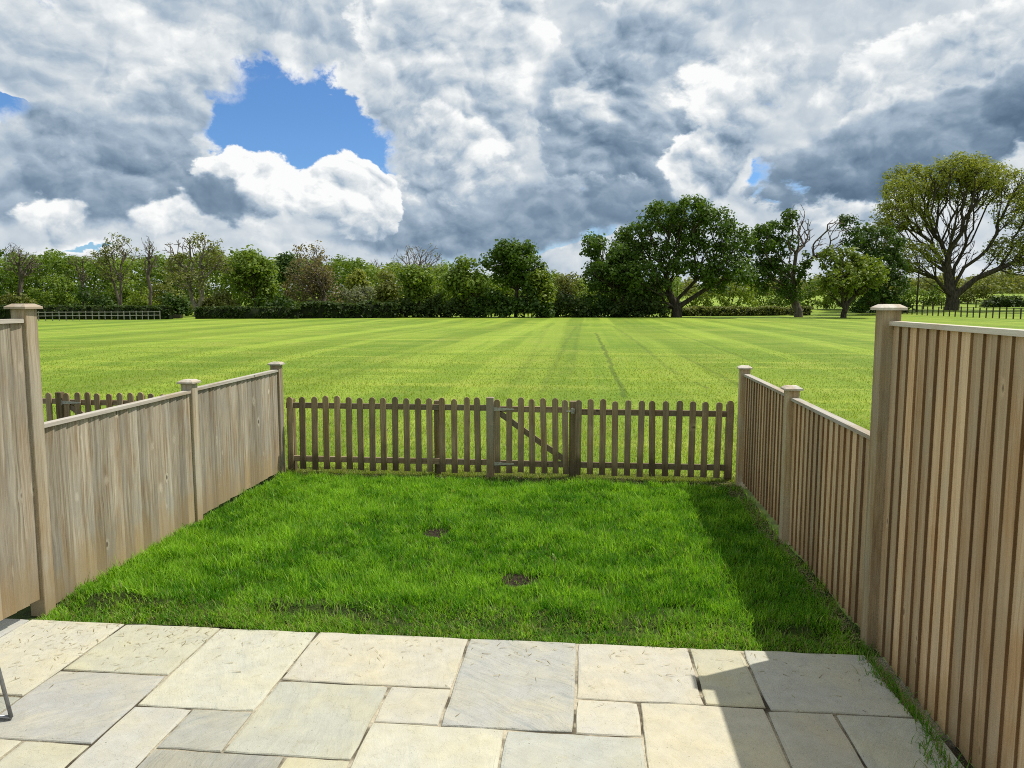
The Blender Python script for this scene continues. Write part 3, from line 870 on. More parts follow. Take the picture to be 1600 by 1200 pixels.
def side_fence(xface, face, label, bmat, seed):
    """xface: plane of the post faces; face +1 looks to +X"""
    rr = random.Random(seed)
    rec = 0.038 if face > 0 else 0.060          # how far the boards sit behind the post faces
    root = tag(empty('closeboard_fence', (xface, 4.38, 0)), label, 'fence')
    oy = 4.38
    pm_ = M['post_silver'] if face > 0 else M['post']
    TALL_POST = post_mesh(1.895, 'tall_post', pm_); LOW_POST = post_mesh(1.235, 'low_post', pm_)
    for (y, tall) in ((2.44, 1), (4.38, 1), (6.29, 0), (8.17, 0)):
        p = link('post', TALL_POST if tall else LOW_POST, root, (-face * 0.05, y - oy, 0), (rr.gauss(0, 0.003), rr.gauss(0, 0.003), rr.gauss(0, 0.01)))
        link('post_cap', CAP, p, (0, 0, 1.893 if tall else 1.233), (0, 0, rr.gauss(0, 0.03)))
    bl = {}
    for (y0, y1, top, bot) in ((0.54, 2.39, 1.825, 0.085), (2.49, 4.33, 1.825, 0.085 if face > 0 else -0.005), (4.43, 6.24, 1.165, 0.0), (6.34, 8.12, 1.175, 0.045 if face > 0 else 0.045)):
        h = top - bot
        key = round(h, 3)
        if key not in bl: bl[key] = feather_board(h, face, 'board', bmat)
        n = round((y1 - y0) / 0.1115); st = (y1 - y0) / n
        for k in range(n):
            y = y0 + st * (k + 0.5)
            link('board', bl[key], root, (-face * (rec + rr.uniform(0, 0.0025)), y - oy + rr.gauss(0, 0.0015), bot + rr.gauss(0, 0.003)), (0, 0, rr.gauss(0, 0.006)))
        m_ = MB(); m_.box((-0.030, y0 + 0.001 - oy, 0), (0.030, y1 - 0.001 - oy, 0.024), 0.004)
        link('capping_rail', m_.mesh('capping_rail', M['cap']), root, (-face * (rec - 0.002), 0, top - 0.014))
        for z in ((bot + 0.2, bot + h * 0.52, top - 0.2) if h > 1.4 else (bot + 0.2, top - 0.2)):
            m_ = MB(); m_.box((-0.02, y0 + 0.001 - oy, -0.035), (0.02, y1 - 0.001 - oy, 0.035))
            link('arris_rail', m_.mesh('arris_rail', M['arris']), root, (-face * (rec + 0.023), 0, z))
    return root
side_fence(XL, 1, 'silvered pale wooden closeboard fence stepping down along the left edge of the lawn', M['board_left'], 1)
side_fence(XR, -1, 'tan wooden closeboard fence in shade, tall then low, along the right of the lawn', M['board_right'], 2)

# ------------------------------------------------------------------ picket fence and gates
def picket_mesh(w, h, name, mat, th=0.019):
    m_ = MB(); hw = w / 2; out = [(-hw, 0), (hw, 0)]
    for k in range(8):
        a = math.pi * k / 7; out.append((hw * math.cos(a), h - hw + hw * math.sin(a)))
    n = len(out)
    V = [(x, 0, z) for x, z in out] + [(x, th, z) for x, z in out]
    F = [tuple(range(n)), tuple(range(2*n - 1, n - 1, -1))] + [((i + 1) % n, i, n + i, n + (i + 1) % n) for i in range(n)]
    m_.poly(V, F); return m_.mesh(name, mat)
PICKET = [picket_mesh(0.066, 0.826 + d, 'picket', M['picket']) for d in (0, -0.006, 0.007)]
def add_picket(root, x, z0=0.045, rr=random):
    link('picket', PICKET[rr.randrange(3)], root, (x - root.location.x, rr.gauss(0, 0.001), z0 + rr.gauss(0, 0.006)), (0, rr.gauss(0, 0.011), rr.gauss(0, 0.02)))
def rail(root, x0, x1, z, y=0.021, h=0.062, th=0.034):
    m_ = MB(); m_.box((0, 0, -h/2), (x1 - x0, th, h/2), 0.0)
    link('rail', m_.mesh('rail', M['picket_rail']), root, (x0 - root.location.x, y, z))
def fence_post(root, x, h, y, s=0.0375, mat='picket_post', name='post'):
    m_ = MB(); m_.box((-s, -s, -0.05), (s, s, h), 0.004)
    o = link(name, m_.mesh(name, M[mat]), root, (x - root.location.x, y, 0), (0, random.gauss(0, 0.004), 0))
    return o
def t_hinge(root, x, z, L=0.21):
    m_ = MB(); m_.box((-0.055, -0.007, -0.045), (-0.012, -0.003, 0.045))
    m_.poly([(-0.012,-0.006,-0.020),(L,-0.006,-0.007),(L+0.012,-0.006,0),(L,-0.006,0.007),(-0.012,-0.006,0.020),(-0.012,-0.002,-0.020),(L,-0.002,-0.007),(L+0.012,-0.002,0),(L,-0.002,0.007),(-0.012,-0.002,0.020)],
            [(0,1,2,3,4),(9,8,7,6,5),(0,5,6,1),(1,6,7,2),(2,7,8,3),(3,8,9,4)])
    m_.tube([(-0.012, -0.008, -0.032), (-0.012, -0.008, 0.032)], 0.006, 8)
    link('hinge', m_.mesh('hinge', M['zinc']), root, (x - root.location.x, 0, z))
def latch(root, x, z):
    m_ = MB(); m_.box((-0.05, -0.008, -0.008), (0.02, -0.002, 0.008)); m_.box((0.004, -0.012, -0.022), (0.038, -0.002, 0.030))
    m_.tube([(-0.02, -0.012, 0), (0.02, -0.014, 0), (0.03, -0.022, 0.014)], 0.0045, 6)
    m_.tube([(0.021 + 0.022 * math.cos(a), -0.016, 0.014 + 0.022 * math.sin(a)) for a in [k * math.pi / 5 for k in range(11)]], 0.004, 6)
    link('latch', m_.mesh('latch', M['zinc']), root, (x - root.location.x, 0, z))
def brace(root, x0, z0, x1, z1):
    m_ = MB(); L = math.hypot(x1 - x0, z1 - z0); m_.box((0, 0, -0.03), (L, 0.03, 0.03))
    link('brace', m_.mesh('brace', M['picket_rail']), root, (x0 - root.location.x, 0.021, z0), (0, -math.atan2(z1 - z0, x1 - x0), 0))

rr = random.Random(9)
fa = tag(empty('picket_fence', (-1.65, YF, 0)), 'brown picket fence from the pale left fence up to the hinge side of the gate', 'fence', 'picket fencing along the field edge')
for x in [-3.325, -3.183, -3.042, -2.908, -2.775, -2.643, -2.511, -2.379, -2.247, -2.116, -1.982, -1.852, -1.722, -1.582, -1.446, -1.31, -1.182]: add_picket(fa, x, rr=rr)
rail(fa, -3.37, -1.09, 0.765); rail(fa, -3.37, -1.09, 0.155)
fence_post(fa, -1.646, 0.835, 0.094); fence_post(fa, -1.047, 0.885, 0.018, 0.040, 'gate_post', 'gate_post')
fence_post(fa, -3.335, 0.83, 0.094)
fb = tag(empty('picket_fence', (0.7, YF, 0)), 'brown picket fence from the gate latch to the tan right fence', 'fence', 'picket fencing along the field edge')
for x in [-0.086, 0.049, 0.18, 0.314, 0.448, 0.584, 0.717, 0.856, 0.988, 1.13, 1.265, 1.402, 1.52]: add_picket(fb, x, rr=rr)
rail(fb, -0.105, 1.56, 0.735); rail(fb, -0.105, 1.56, 0.150)
fence_post(fb, -0.140, 0.845, 0.094, 0.042); fence_post(fb, 1.535, 0.83, 0.094)
ga = tag(empty('picket_gate', (-0.59, YF, 0)), 'closed brown picket gate with pale strap hinge in the middle of the fence', 'gate', 'picket gates')
for x in [-0.968, -0.838, -0.711, -0.581, -0.448, -0.326, -0.213]: add_picket(ga, x, 0.05, rr)
rail(ga, -0.995, -0.19, 0.755); rail(ga, -0.995, -0.19, 0.150); brace(ga, -0.955, 0.715, -0.215, 0.19)
t_hinge(ga, -1.0, 0.758); t_hinge(ga, -1.0, 0.150); latch(ga, -0.165, 0.745)
# the neighbour's stretch, seen over the low fence
fn = tag(empty('picket_fence', (-6.5, YF, 0)), 'short stretch of dark pickets beside the tall left fence post', 'fence', 'picket fencing along the field edge')
for k in range(5): add_picket(fn, -6.214 - 0.134 * k, 0.055, rr)
rail(fn, -6.95, -6.12, 0.775); rail(fn, -6.95, -6.12, 0.155); fence_post(fn, -6.075, 0.885, 0.018, 0.036, 'picket_post', 'gate_post'); fence_post(fn, -6.9, 0.83, 0.094)
gn = tag(empty('picket_gate', (-5.6, YF, 0)), 'dark picket gate of the next garden seen over the low pale fence', 'gate', 'picket gates')
for x in [-5.995, -5.865, -5.732, -5.598, -5.465, -5.341, -5.208]: add_picket(gn, x, 0.055, rr)
rail(gn, -6.025, -5.18, 0.765); rail(gn, -6.025, -5.18, 0.155); brace(gn, -5.97, 0.72, -5.23, 0.2)
t_hinge(gn, -6.03, 0.765); t_hinge(gn, -6.03, 0.155); latch(gn, -5.155, 0.755)
fm = tag(empty('picket_fence', (-4.3, YF, 0)), 'dark pickets of the next garden showing just above the low pale fence', 'fence', 'picket fencing along the field edge')
for x in [-5.086, -4.961, -4.826, -4.691, -4.561, -4.428, -4.295, -4.162, -4.03, -3.897, -3.764, -3.631]: add_picket(fm, x, 0.05, rr)
rail(fm, -5.10, -3.53, 0.755); rail(fm, -5.10, -3.53, 0.155); fence_post(fm, -5.135, 0.845, 0.094, 0.036); fence_post(fm, -3.6, 0.83, 0.094)

# ------------------------------------------------------------------ garden chair at the left edge
def chair():
    root = tag(empty('garden_chair', (-3.0, 2.95, 0)), 'grey metal chair leg poking into the bottom left corner of the patio', 'chair')
    for y in (0.20, -0.28):
        m_ = MB(); m_.tube([(-0.27, y, 0.012), (0.345, y, 0.012)], 0.009, 10); link('foot_bar', m_.mesh('foot_bar', M['chair_metal'], True), root)
        m_ = MB(); m_.tube([(0.345, y, 0.012), (0.30, y, 0.24), (0.25, y, 0.45), (0.19, y, 0.64)], 0.009, 10); link('leg', m_.mesh('leg', M['chair_metal'], True), root)
        m_ = MB(); m_.tube([(-0.27, y, 0.012), (-0.24, y, 0.43), (-0.34, y, 0.86)], 0.009, 10); link('leg', m_.mesh('leg', M['chair_metal'], True), root)
        m_ = MB(); m_.box((-0.27, y - 0.025, 0.64), (0.20, y + 0.025, 0.66), 0.006); link('armrest', m_.mesh('armrest', M['chair_metal']), root)
    m_ = MB(); m_.box((-0.24, -0.265, 0.42), (0.25, 0.185, 0.445), 0.008); link('seat', m_.mesh('seat', M['chair_mesh']), root)
    m_ = MB(); m_.poly([(-0.255,-0.265,0.47),(-0.235,-0.265,0.47),(-0.235,0.185,0.47),(-0.255,0.185,0.47),(-0.345,-0.265,0.85),(-0.325,-0.265,0.85),(-0.325,0.185,0.85),(-0.345,0.185,0.85)],
                       [(0,3,2,1),(4,5,6,7),(0,1,5,4),(1,2,6,5),(2,3,7,6),(3,0,4,7)]); link('backrest', m_.mesh('backrest', M['chair_mesh']), root)
chair()

# weed standing in the lawn
def weed(x, y, h, label):
    m_ = MB(); z = float(lawn_z(np.array(x), np.array(y)))
    m_.tube([(0, 0, 0), (0.004, 0, h * 0.5), (-0.002, 0.004, h)], [0.003, 0.0025, 0.002], 5)
    root = tag(empty('weed', (x, y, z)), label, 'weed')
    link('stem', m_.mesh('stem', M['straw']), root)
    r = np.random.default_rng(4); V = []; F = []
    for k in range(14):
        a = r.uniform(0, 6.28); zz = h * r.uniform(0.55, 1.05); L = r.uniform(0.012, 0.028); c = np.array([0, 0, zz]); d = np.array([math.cos(a), math.sin(a), 0.5]); s_ = np.array([-math.sin(a), math.cos(a), 0]) * L * 0.35
        b = len(V); V += [c, c + d * L * 0.5 + s_, c + d * L, c + d * L * 0.5 - s_]; F.append((b, b+1, b+2, b+3))
    link('leaf', mesh_np('leaf', V, F, M['lawn'], {'tint': np.full(len(V), 0.1), 'dry': np.full(len(V), 0.4)}), root)
weed(-0.21, 5.22, 0.17, 'thin weed stalk standing beside the larger bare patch in the lawn')

# ------------------------------------------------------------------ trees
def leaf_cloud(centers, rad, per, size, r, flat=0.8):
    """diamond leaf-sprays scattered round each centre; returns verts, quads, tint"""
    n = len(centers) * per
    if n == 0: return np.zeros((0, 3)), np.zeros((0, 4), int), np.zeros(0)
    rad = np.repeat(np.broadcast_to(rad, len(centers)), per)
    g = r.normal(0, 1, (n, 3)); g /= np.linalg.norm(g, axis=1)[:, None]
    pos = np.repeat(centers, per, 0) + g * (rad * r.random(n) ** 0.45)[:, None] * [1, 1, flat]
    nrm = g * 0.8 + r.normal(0, 0.42, (n, 3)) + [0, 0, 0.5]; nrm /= np.linalg.norm(nrm, axis=1)[:, None]
    a = np.cross(nrm, r.normal(0, 1, (n, 3))); a /= np.linalg.norm(a, axis=1)[:, None] + 1e-9
    b = np.cross(nrm, a)
    s = size * r.uniform(0.6, 1.35, n)[:, None]
    V = np.stack([pos - a * s * 0.5, pos + b * s * 0.36, pos + a * s * 0.5 + nrm * s * 0.12, pos - b * s * 0.36], 1).reshape(-1, 3)
    F = np.arange(4 * n).reshape(-1, 4)
    ct = np.repeat(r.uniform(0.1, 0.9, len(centers)), per)
    tint = np.clip(ct * 0.6 + 0.4 * r.random(n), 0, 1)
    return V, F, np.repeat(tint, 4)

def grow(fork, trunk_pts, pts, r, alpha=0.5):
    """join attraction points into a branching skeleton; returns nodes, parents"""
    nodes = [np.array(p, float) for p in trunk_pts]; par = [-1] + list(range(len(trunk_pts) - 1))
    plen = [0.0] * len(nodes)
    for i in range(1, len(nodes)): plen[i] = 0.0 if i < fork else plen[i-1] + np.linalg.norm(nodes[i] - nodes[i-1])
    order = np.argsort(np.linalg.norm(pts - nodes[fork], axis=1))
    N = np.zeros((len(nodes) + 2 * len(pts), 3)); PL = np.full(len(N), 1e9)
    cnt = len(nodes); N[:cnt] = nodes; PL[:cnt] = plen; PL[:max(1, fork - 1)] = 1e9
    for i in order:
        p = pts[i]; d = np.linalg.norm(N[:cnt] - p, axis=1)
        up = np.maximum(0, N[:cnt, 2] - p[2]) * 0.5
        j = int(np.argmin(d + alpha * PL[:cnt] + up))
        dist = d[j]
        if dist > 1.6:
            mid = (N[j] + p) / 2 + r.normal(0, 0.09 * dist, 3) + [0, 0, 0.06 * dist]
            N[cnt] = mid; PL[cnt] = PL[j] + dist * 0.5; par.append(j); j = cnt; cnt += 1
        N[cnt] = p; PL[cnt] = PL[j] + np.linalg.norm(N[j] - p); par.append(j); cnt += 1
    return N[:cnt], np.array(par)

def branch_mesh(N, par, tip, trunk_r, r, expo=2.3, sides=5):
    n = len(N); acc = np.zeros(n); child = np.zeros(n, int)
    for i in range(n):
        if par[i] >= 0: child[par[i]] += 1
    order = range(n - 1, -1, -1)
    for i in order:
        if child[i] == 0: acc[i] = tip ** expo
        if par[i] >= 0: acc[par[i]] += acc[i]
    rad = acc ** (1 / expo)
    rad = rad * np.where(rad > tip * 1.01, 1, 1)
    sc = trunk_r / rad[0]
    lo = rad < trunk_r * 0.12
    rad = np.where(lo, np.maximum(rad * (0.4 + 0.6 * sc), tip), rad * sc) if sc < 1 else rad * np.interp(rad, [tip, rad[0]], [1, sc])
    # flare at the foot
    V = []; F = []
    for i in range(n):
        j = par[i]
        if j < 0: continue
        a, b = N[j], N[i]; d = b - a; L = np.linalg.norm(d)
        if L < 1e-4: continue
        d /= L; ref = np.cross(d, [0.3, 0.9, 0.2]); ref /= np.linalg.norm(ref); bn = np.cross(d, ref)
        ra = min(rad[j], rad[i] * 1.5) if j > 0 else rad[j] * 1.25; rb = rad[i]
        ns = sides + 3 if rb > trunk_r * 0.5 else (sides if rb > 0.06 else 3)
        base = len(V)
        for (c, q) in ((a - d * min(ra, 0.2 * L), ra), (b, rb)):
            for k in range(ns):
                an = 2 * math.pi * k / ns; V.append(c + (ref * math.cos(an) + bn * math.sin(an)) * q)
        for k in range(ns):
            k2 = (k + 1) % ns; F.append((base + k, base + k2, base + ns + k2, base + ns + k))
    return np.array(V), np.array(F), child

def tree(name, label, cat, pos, H, W, leaf, bark_='bark', base=0.28, npts=320, per=20, size=0.42, clump=0.75, trunk_r=None,
         seed=0, blobs=None, lean=0.0, stems=1, tip=0.03, shell=0.6, leafy=1.0, group='trees along the far side of the field', nb=16, alpha=0.5, expo=2.4):
    """crown fills the box W wide, from base*H to H"""
    r = np.random.default_rng(1000 + seed)
    x, y = pos; z = float(terrain(np.array(x), np.array(y))) - 0.1
    root = tag(empty(name, (x, y, z)), label, cat, group)
    per = int(per * 1.5); size *= 0.86; clump *= 1.08
    trunk_r = trunk_r or 0.016 * H + 0.010 * W
    # lumps of crown
    if blobs is None:
        blobs = []
        cz = (base + 1) / 2 * H; rz = (1 - base) / 2 * H
        for k in range(nb):
            u = r.normal(0, 1, 3); u /= np.linalg.norm(u); q = r.random() ** 0.5
            f = 0.74
            cx_, cy_, cz_ = u[0] * W / 2 * f * q, u[1] * W / 2 * f * q * 0.85, u[2] * rz * f * q
            # broader below, domed above
            br = W * r.uniform(0.15, 0.24)
            blobs.append((cx_ + lean * W * (cz_ + rz) / (2 * rz), cy_, cz + cz_, br, min(br * 0.85, rz * 0.5), 1))
    else:
        bb = []
        for (fx, fz, rx, rz_, lf) in blobs:
            bb.append((fx * W, r.normal(0, 0.12) * W, fz * H, rx * W, rz_ * H, lf))
        blobs = bb
    vol = np.array([b[3] ** 2 * b[4] for b in blobs]) ** 0.7; vol /= vol.sum()
    idx = r.choice(len(blobs), npts, p=vol)
    g = r.normal(0, 1, (npts, 3)); g /= np.linalg.norm(g, axis=1)[:, None]
    q = r.random(npts) ** (1 / 3) * (1 - shell) + shell * r.random(npts) ** 0.2
    B = np.array([b[:5] for b in blobs]); lfl = np.array([b[5] for b in blobs])
    pts = B[idx, :3] + g * q[:, None] * np.stack([B[idx, 3], B[idx, 3], B[idx, 4]], -1)
    pts[:, 2] = np.maximum(pts[:, 2], 0.1 * H)
    leafpt = lfl[idx]
    fork_h = max(0.10 * H, base * H * 0.75)
    allN, allV, allF = [], [], []
    offs = [(0, 0)] if stems == 1 else [((k - (stems - 1) / 2) * 0.10 * W * 0.6, r.normal(0, 0.1)) for k in range(stems)]
    tipc, tipl = [], []
    for si, (ox, oy) in enumerate(offs):
        sel = np.arange(npts) % stems == si
        if stems > 1:
            o_ = np.argsort(pts[:, 0]); sel = np.zeros(npts, bool); sel[o_[si * npts // stems:(si + 1) * npts // stems]] = True
        top = np.array([ox + lean * 0.3 * W, oy, 0.0])
        cxm = pts[sel, 0].mean()
        tp = [(ox * 0.3, oy, -0.2), (ox * 0.6, oy, fork_h * 0.5), (ox + 0.15 * cxm, oy, fork_h), (ox + 0.4 * cxm, oy, fork_h + 0.35 * (0.75 * H - fork_h)), (ox + 0.6 * cxm, oy, fork_h + 0.7 * (0.75 * H - fork_h))]
        tp = [np.array(p) + (r.normal(0, 0.012 * H, 3) * [1, 1, 0] if i > 1 else 0) for i, p in enumerate(tp)]
        N, par = grow(2, tp, pts[sel], r, alpha)
        V, F, child = branch_mesh(N, par, tip, trunk_r / stems ** 0.4, r, expo)
        # mixed side counts come out as quads only
        allF.append(F + sum(len(v) for v in allV)); allV.append(V)
        d = np.linalg.norm(N[:, None, :] - pts[sel][None], axis=2) if False else None
        tips = child == 0
        for p_ in N[tips]: tipc.append(p_)
    V = np.concatenate(allV); F = np.concatenate(allF)
    link('trunk', mesh_np('trunk', V, F, M[bark_], smooth=True), root)
    if leafy > 0:
        tipc = np.array(tipc)
        # leaf only round the leafy lumps
        dd = ((tipc[:, None, :] - B[None, :, :3]) / np.stack([B[:, 3], B[:, 3], B[:, 4]], -1)[None]); near = np.argmin((dd ** 2).sum(-1), 1)
        C = tipc[(lfl[near] > 0.5) & (r.random(len(tipc)) < leafy)]
        V, F, tint = leaf_cloud(C, clump * r.uniform(0.7, 1.3, len(C)), per, size, r)
        link('crown', mesh_np('crown', V, F, M['leaf_' + leaf], {'tint': tint}), root)
    return root

def hgt(px_dy, D): return px_dy / 1200 * D

TREES = [  # name, label, category, x0, x1, top, trunk x, base y, distance, leaf, extra
 ('evergreen_tree', 'dark green tree cut off by the left edge of the picture', 'tree', -70, 20, 357, -30, 492, 88, 'dark', dict(per=26, npts=260, base=0.15)),
 ('bare_tree', 'bare twiggy tree with a dark ivied trunk behind the tall left post', 'tree', 20, 90, 367, 36, 485, 92, 'olive', dict(leafy=0.10, per=8, npts=420, base=0.40, bark_='bark_dead', size=0.22, clump=0.4, tip=0.024, trunk_r=0.26)),
 ('bare_tree', 'small bare tree, leftmost of the three thin trees over the clipped hedge', 'tree', 116, 150, 380, 134, 485, 95, 'olive', dict(leafy=0.15, per=6, npts=240, base=0.35, bark_='bark_dead', size=0.2, clump=0.4, tip=0.022, trunk_r=0.14)),
 ('ash_tree', 'thinly leafed tree with two slim stems behind the clipped hedge', 'tree', 150, 222, 362, 191, 485, 92, 'olive', dict(stems=2, leafy=0.7, per=9, npts=420, base=0.34, bark_='bark_dead', size=0.24, clump=0.45, tip=0.022, trunk_r=0.19)),
 ('bare_tree', 'tall slender bare tree near the right end of the clipped hedge', 'tree', 222, 262, 360, 238, 485, 90, 'olive', dict(leafy=0.06, per=6, npts=260, base=0.40, bark_='bark_dead', size=0.2, clump=0.4, tip=0.022, trunk_r=0.19)),
 ('sycamore_tree', 'olive tree with grey twin stems, half bare on its left, by the hedge gap', 'tree', 270, 364, 365, 311, 487, 84, 'olive', dict(stems=2, npts=520, per=13, leafy=0.75, size=0.30, clump=0.6, base=0.30, bark_='bark_grey', trunk_r=0.30,
      blobs=[(-0.30,0.80,0.20,0.15,0),(-0.12,0.88,0.15,0.10,0),(0.12,0.88,0.18,0.11,1),(0.33,0.80,0.17,0.14,1),(0.18,0.68,0.25,0.13,1),(-0.15,0.62,0.28,0.16,1),(-0.36,0.62,0.16,0.12,1),(0.38,0.62,0.14,0.12,1),(0.0,0.45,0.30,0.12,1)])),
 ('field_maple', 'rounded fresh green tree right of the grey stemmed tree', 'tree', 352, 448, 379, 402, 488, 88, 'green', dict(npts=420, per=22, base=0.12, nb=20)),
 ('dark_tree', 'dark green treetop rising behind the brownish budding tree', 'tree', 424, 474, 380, 450, 485, 100, 'dark', dict(npts=200, per=24, base=0.3)),
 ('budding_tree', 'broad brownish budding tree with low spreading limbs behind the hedge', 'tree', 440, 550, 383, 508, 488, 84, 'bud', dict(npts=700, per=11, size=0.27, clump=0.55, base=0.06, bark_='bark_dead', leafy=0.85, tip=0.028, trunk_r=0.4)),
 ('small_tree', 'small yellowish green tree right of the brownish budding tree', 'tree', 538, 580, 407, 560, 488, 96, 'gold', dict(npts=180, per=22, base=0.1)),
 ('willow_bush', 'low greyish green bush behind the wild end of the hedge', 'bush', 535, 592, 437, 565, 488, 86, 'grey', dict(npts=220, per=18, size=0.26, base=0.02, clump=0.5)),
 ('bare_tree', 'faint bare treetop standing behind the olive trees at centre left', 'tree', 566, 606, 401, 587, 480, 125, 'olive', dict(leafy=0.0, npts=260, base=0.35, bark_='bark_grey', tip=0.03, trunk_r=0.3)),
 ('small_tree', 'olive green tree below the faint bare treetop', 'tree', 582, 634, 416, 606, 488, 93, 'olive', dict(npts=240, per=22, base=0.05)),
 ('bare_tree', 'wide bare tree rising behind the green trees left of centre', 'tree', 612, 705, 379, 655, 480, 112, 'olive', dict(leafy=0.12, per=6, npts=560, base=0.35, bark_='bark_grey', size=0.24, clump=0.4, tip=0.03, trunk_r=0.4)),
 ('hawthorn_tree', 'fresh green tree with a dark forked trunk in front of the wide bare tree', 'tree', 622, 692, 408, 655, 492, 84, 'green', dict(npts=300, per=20, base=0.22)),
 ('hawthorn_tree', 'bright green tree between the forked hawthorn and the domed dark oak', 'tree', 692, 762, 402, 726, 493, 83, 'green', dict(npts=320, per=24, base=0.08)),
 ('oak_tree', 'domed dark green oak in the centre of the tree line', 'tree', 752, 856, 369, 806, 493, 84, 'oak', dict(npts=460, per=26, base=0.10, nb=22, clump=0.8)),
 ('small_tree', 'bright yellow green tree tucked against the right of the domed oak', 'tree', 828, 872, 420, 848, 492, 82, 'bright', dict(npts=170, per=22, base=0.05)),
 ('willow_bush', 'greyish olive bush in the dip right of the domed oak', 'bush', 856, 908, 410, 884, 490, 88, 'olive', dict(npts=240, per=16, base=0.03, size=0.3)),
 ('oak_tree', 'dark upright tree crowding the left side of the biggest oak', 'tree', 896, 992, 355, 957, 492, 86, 'oak', dict(npts=420, per=26, base=0.16, nb=20)),
 ('oak_tree', 'biggest spreading dark green oak right of centre', 'tree', 975, 1165, 317, 1056, 491, 86, 'oak', dict(npts=1150, per=22, base=0.22, trunk_r=0.55, clump=0.85, alpha=0.7, expo=2.6,
      blobs=[(-0.30,0.72,0.15,0.13,1),(-0.12,0.87,0.17,0.12,1),(0.08,0.89,0.17,0.11,1),(0.26,0.80,0.17,0.12,1),(0.42,0.66,0.14,0.12,1),(0.52,0.56,0.10,0.10,1),(-0.22,0.58,0.14,0.12,1),(-0.36,0.52,0.12,0.14,1),(-0.30,0.34,0.15,0.13,1),(-0.12,0.40,0.12,0.10,1),(0.10,0.62,0.13,0.09,1),(0.30,0.56,0.14,0.10,1),(0.20,0.42,0.12,0.08,1),(-0.42,0.66,0.08,0.10,1),(0.40,0.44,0.10,0.08,1),(-0.40,0.20,0.12,0.12,1),(-0.02,0.74,0.13,0.10,1),(-0.08,0.56,0.10,0.09,1),(0.0,0.44,0.10,0.07,1),(0.10,0.76,0.12,0.10,1),(0.26,0.36,0.14,0.08,1),(0.44,0.36,0.10,0.08,1),(-0.16,0.28,0.12,0.10,1),(-0.28,0.18,0.13,0.10,1),(0.34,0.27,0.09,0.05,1)])),
 ('old_oak', 'half dead old oak with bare antler limbs above a green left crown', 'tree', 1160, 1305, 316, 1246, 489, 88, 'oak', dict(npts=620, per=24, trunk_r=0.44, base=0.16, bark_='bark_dead', clump=0.7, tip=0.032,
      blobs=[(0.00,0.88,0.10,0.12,0),(0.08,0.76,0.11,0.12,0),(0.30,0.74,0.12,0.12,0),(0.22,0.60,0.13,0.11,0),(-0.03,0.72,0.10,0.14,0),(0.36,0.60,0.08,0.09,0),(-0.14,0.84,0.07,0.08,1),(-0.28,0.72,0.12,0.10,1),(-0.45,0.66,0.12,0.11,1),(-0.36,0.52,0.14,0.12,1),(-0.16,0.62,0.10,0.10,1),(-0.22,0.40,0.16,0.13,1),(-0.42,0.34,0.12,0.12,1),(-0.06,0.34,0.12,0.12,1),(-0.14,0.22,0.12,0.08,1),(0.05,0.50,0.06,0.08,1)])),
 ('dark_tree', 'dark green tree filling the gap left of the great thin crowned oak', 'tree', 1296, 1424, 336, 1372, 488, 98, 'dark', dict(npts=560, per=26, base=0.10, nb=22,
      blobs=[(-0.33,0.88,0.11,0.10,1),(-0.28,0.72,0.12,0.12,1),(-0.05,0.78,0.16,0.14,1),(0.12,0.70,0.18,0.16,1),(0.02,0.52,0.24,0.16,1),(0.26,0.48,0.16,0.14,1),(-0.12,0.36,0.25,0.16,1),(0.22,0.28,0.20,0.14,1),(0.0,0.18,0.28,0.10,1)])),
 ('oak_tree', 'small yellow green oak in front of the dark tree by the tall right post', 'tree', 1258, 1372, 384, 1316, 489, 86, 'lime', dict(npts=480, per=20, base=0.16, trunk_r=0.30, clump=0.65, nb=13)),
 ('great_oak', 'great golden green oak with thin crown and twin trunk above the right fence', 'tree', 1352, 1618, 244, 1484, 478, 108, 'gold', dict(npts=2300, per=16, size=0.33, clump=0.9, base=0.22, trunk_r=0.80, shell=0.5, tip=0.03, stems=1, leafy=0.97, alpha=0.95, expo=2.6,
      blobs=[(-0.40,0.60,0.11,0.10,1),(-0.33,0.76,0.12,0.10,1),(-0.18,0.88,0.14,0.10,1),(0.02,0.92,0.15,0.08,1),(0.18,0.90,0.14,0.09,1),(0.33,0.80,0.13,0.10,1),(0.42,0.66,0.11,0.11,1),(0.43,0.50,0.13,0.11,1),(0.45,0.34,0.12,0.10,1),(-0.42,0.45,0.12,0.11,1),(-0.30,0.34,0.14,0.09,1),(0.28,0.38,0.14,0.09,1),(-0.12,0.76,0.15,0.10,1),(0.14,0.76,0.15,0.10,1),(-0.27,0.60,0.14,0.10,1),(0.30,0.62,0.14,0.10,1),(-0.05,0.62,0.14,0.10,0),(0.12,0.50,0.12,0.10,0),(-0.16,0.46,0.12,0.08,0),(0.36,0.26,0.14,0.05,1),(-0.38,0.26,0.12,0.05,1),(-0.08,0.89,0.14,0.08,1),(0.10,0.84,0.14,0.09,1),(-0.02,0.80,0.14,0.08,1),(0.0,0.36,0.2,0.06,0)])),
 ('dark_tree', 'dark tree standing beyond the right edge behind the rail fence', 'tree', 1625, 1760, 330, 1690, 480, 110, 'oak', dict(npts=360, per=24, base=0.1)),
 ('oak_tree', 'green tree standing beyond the left edge of the picture', 'tree', -180, -60, 350, -120, 492, 86, 'oak', dict(npts=320, per=24, base=0.12)),
]
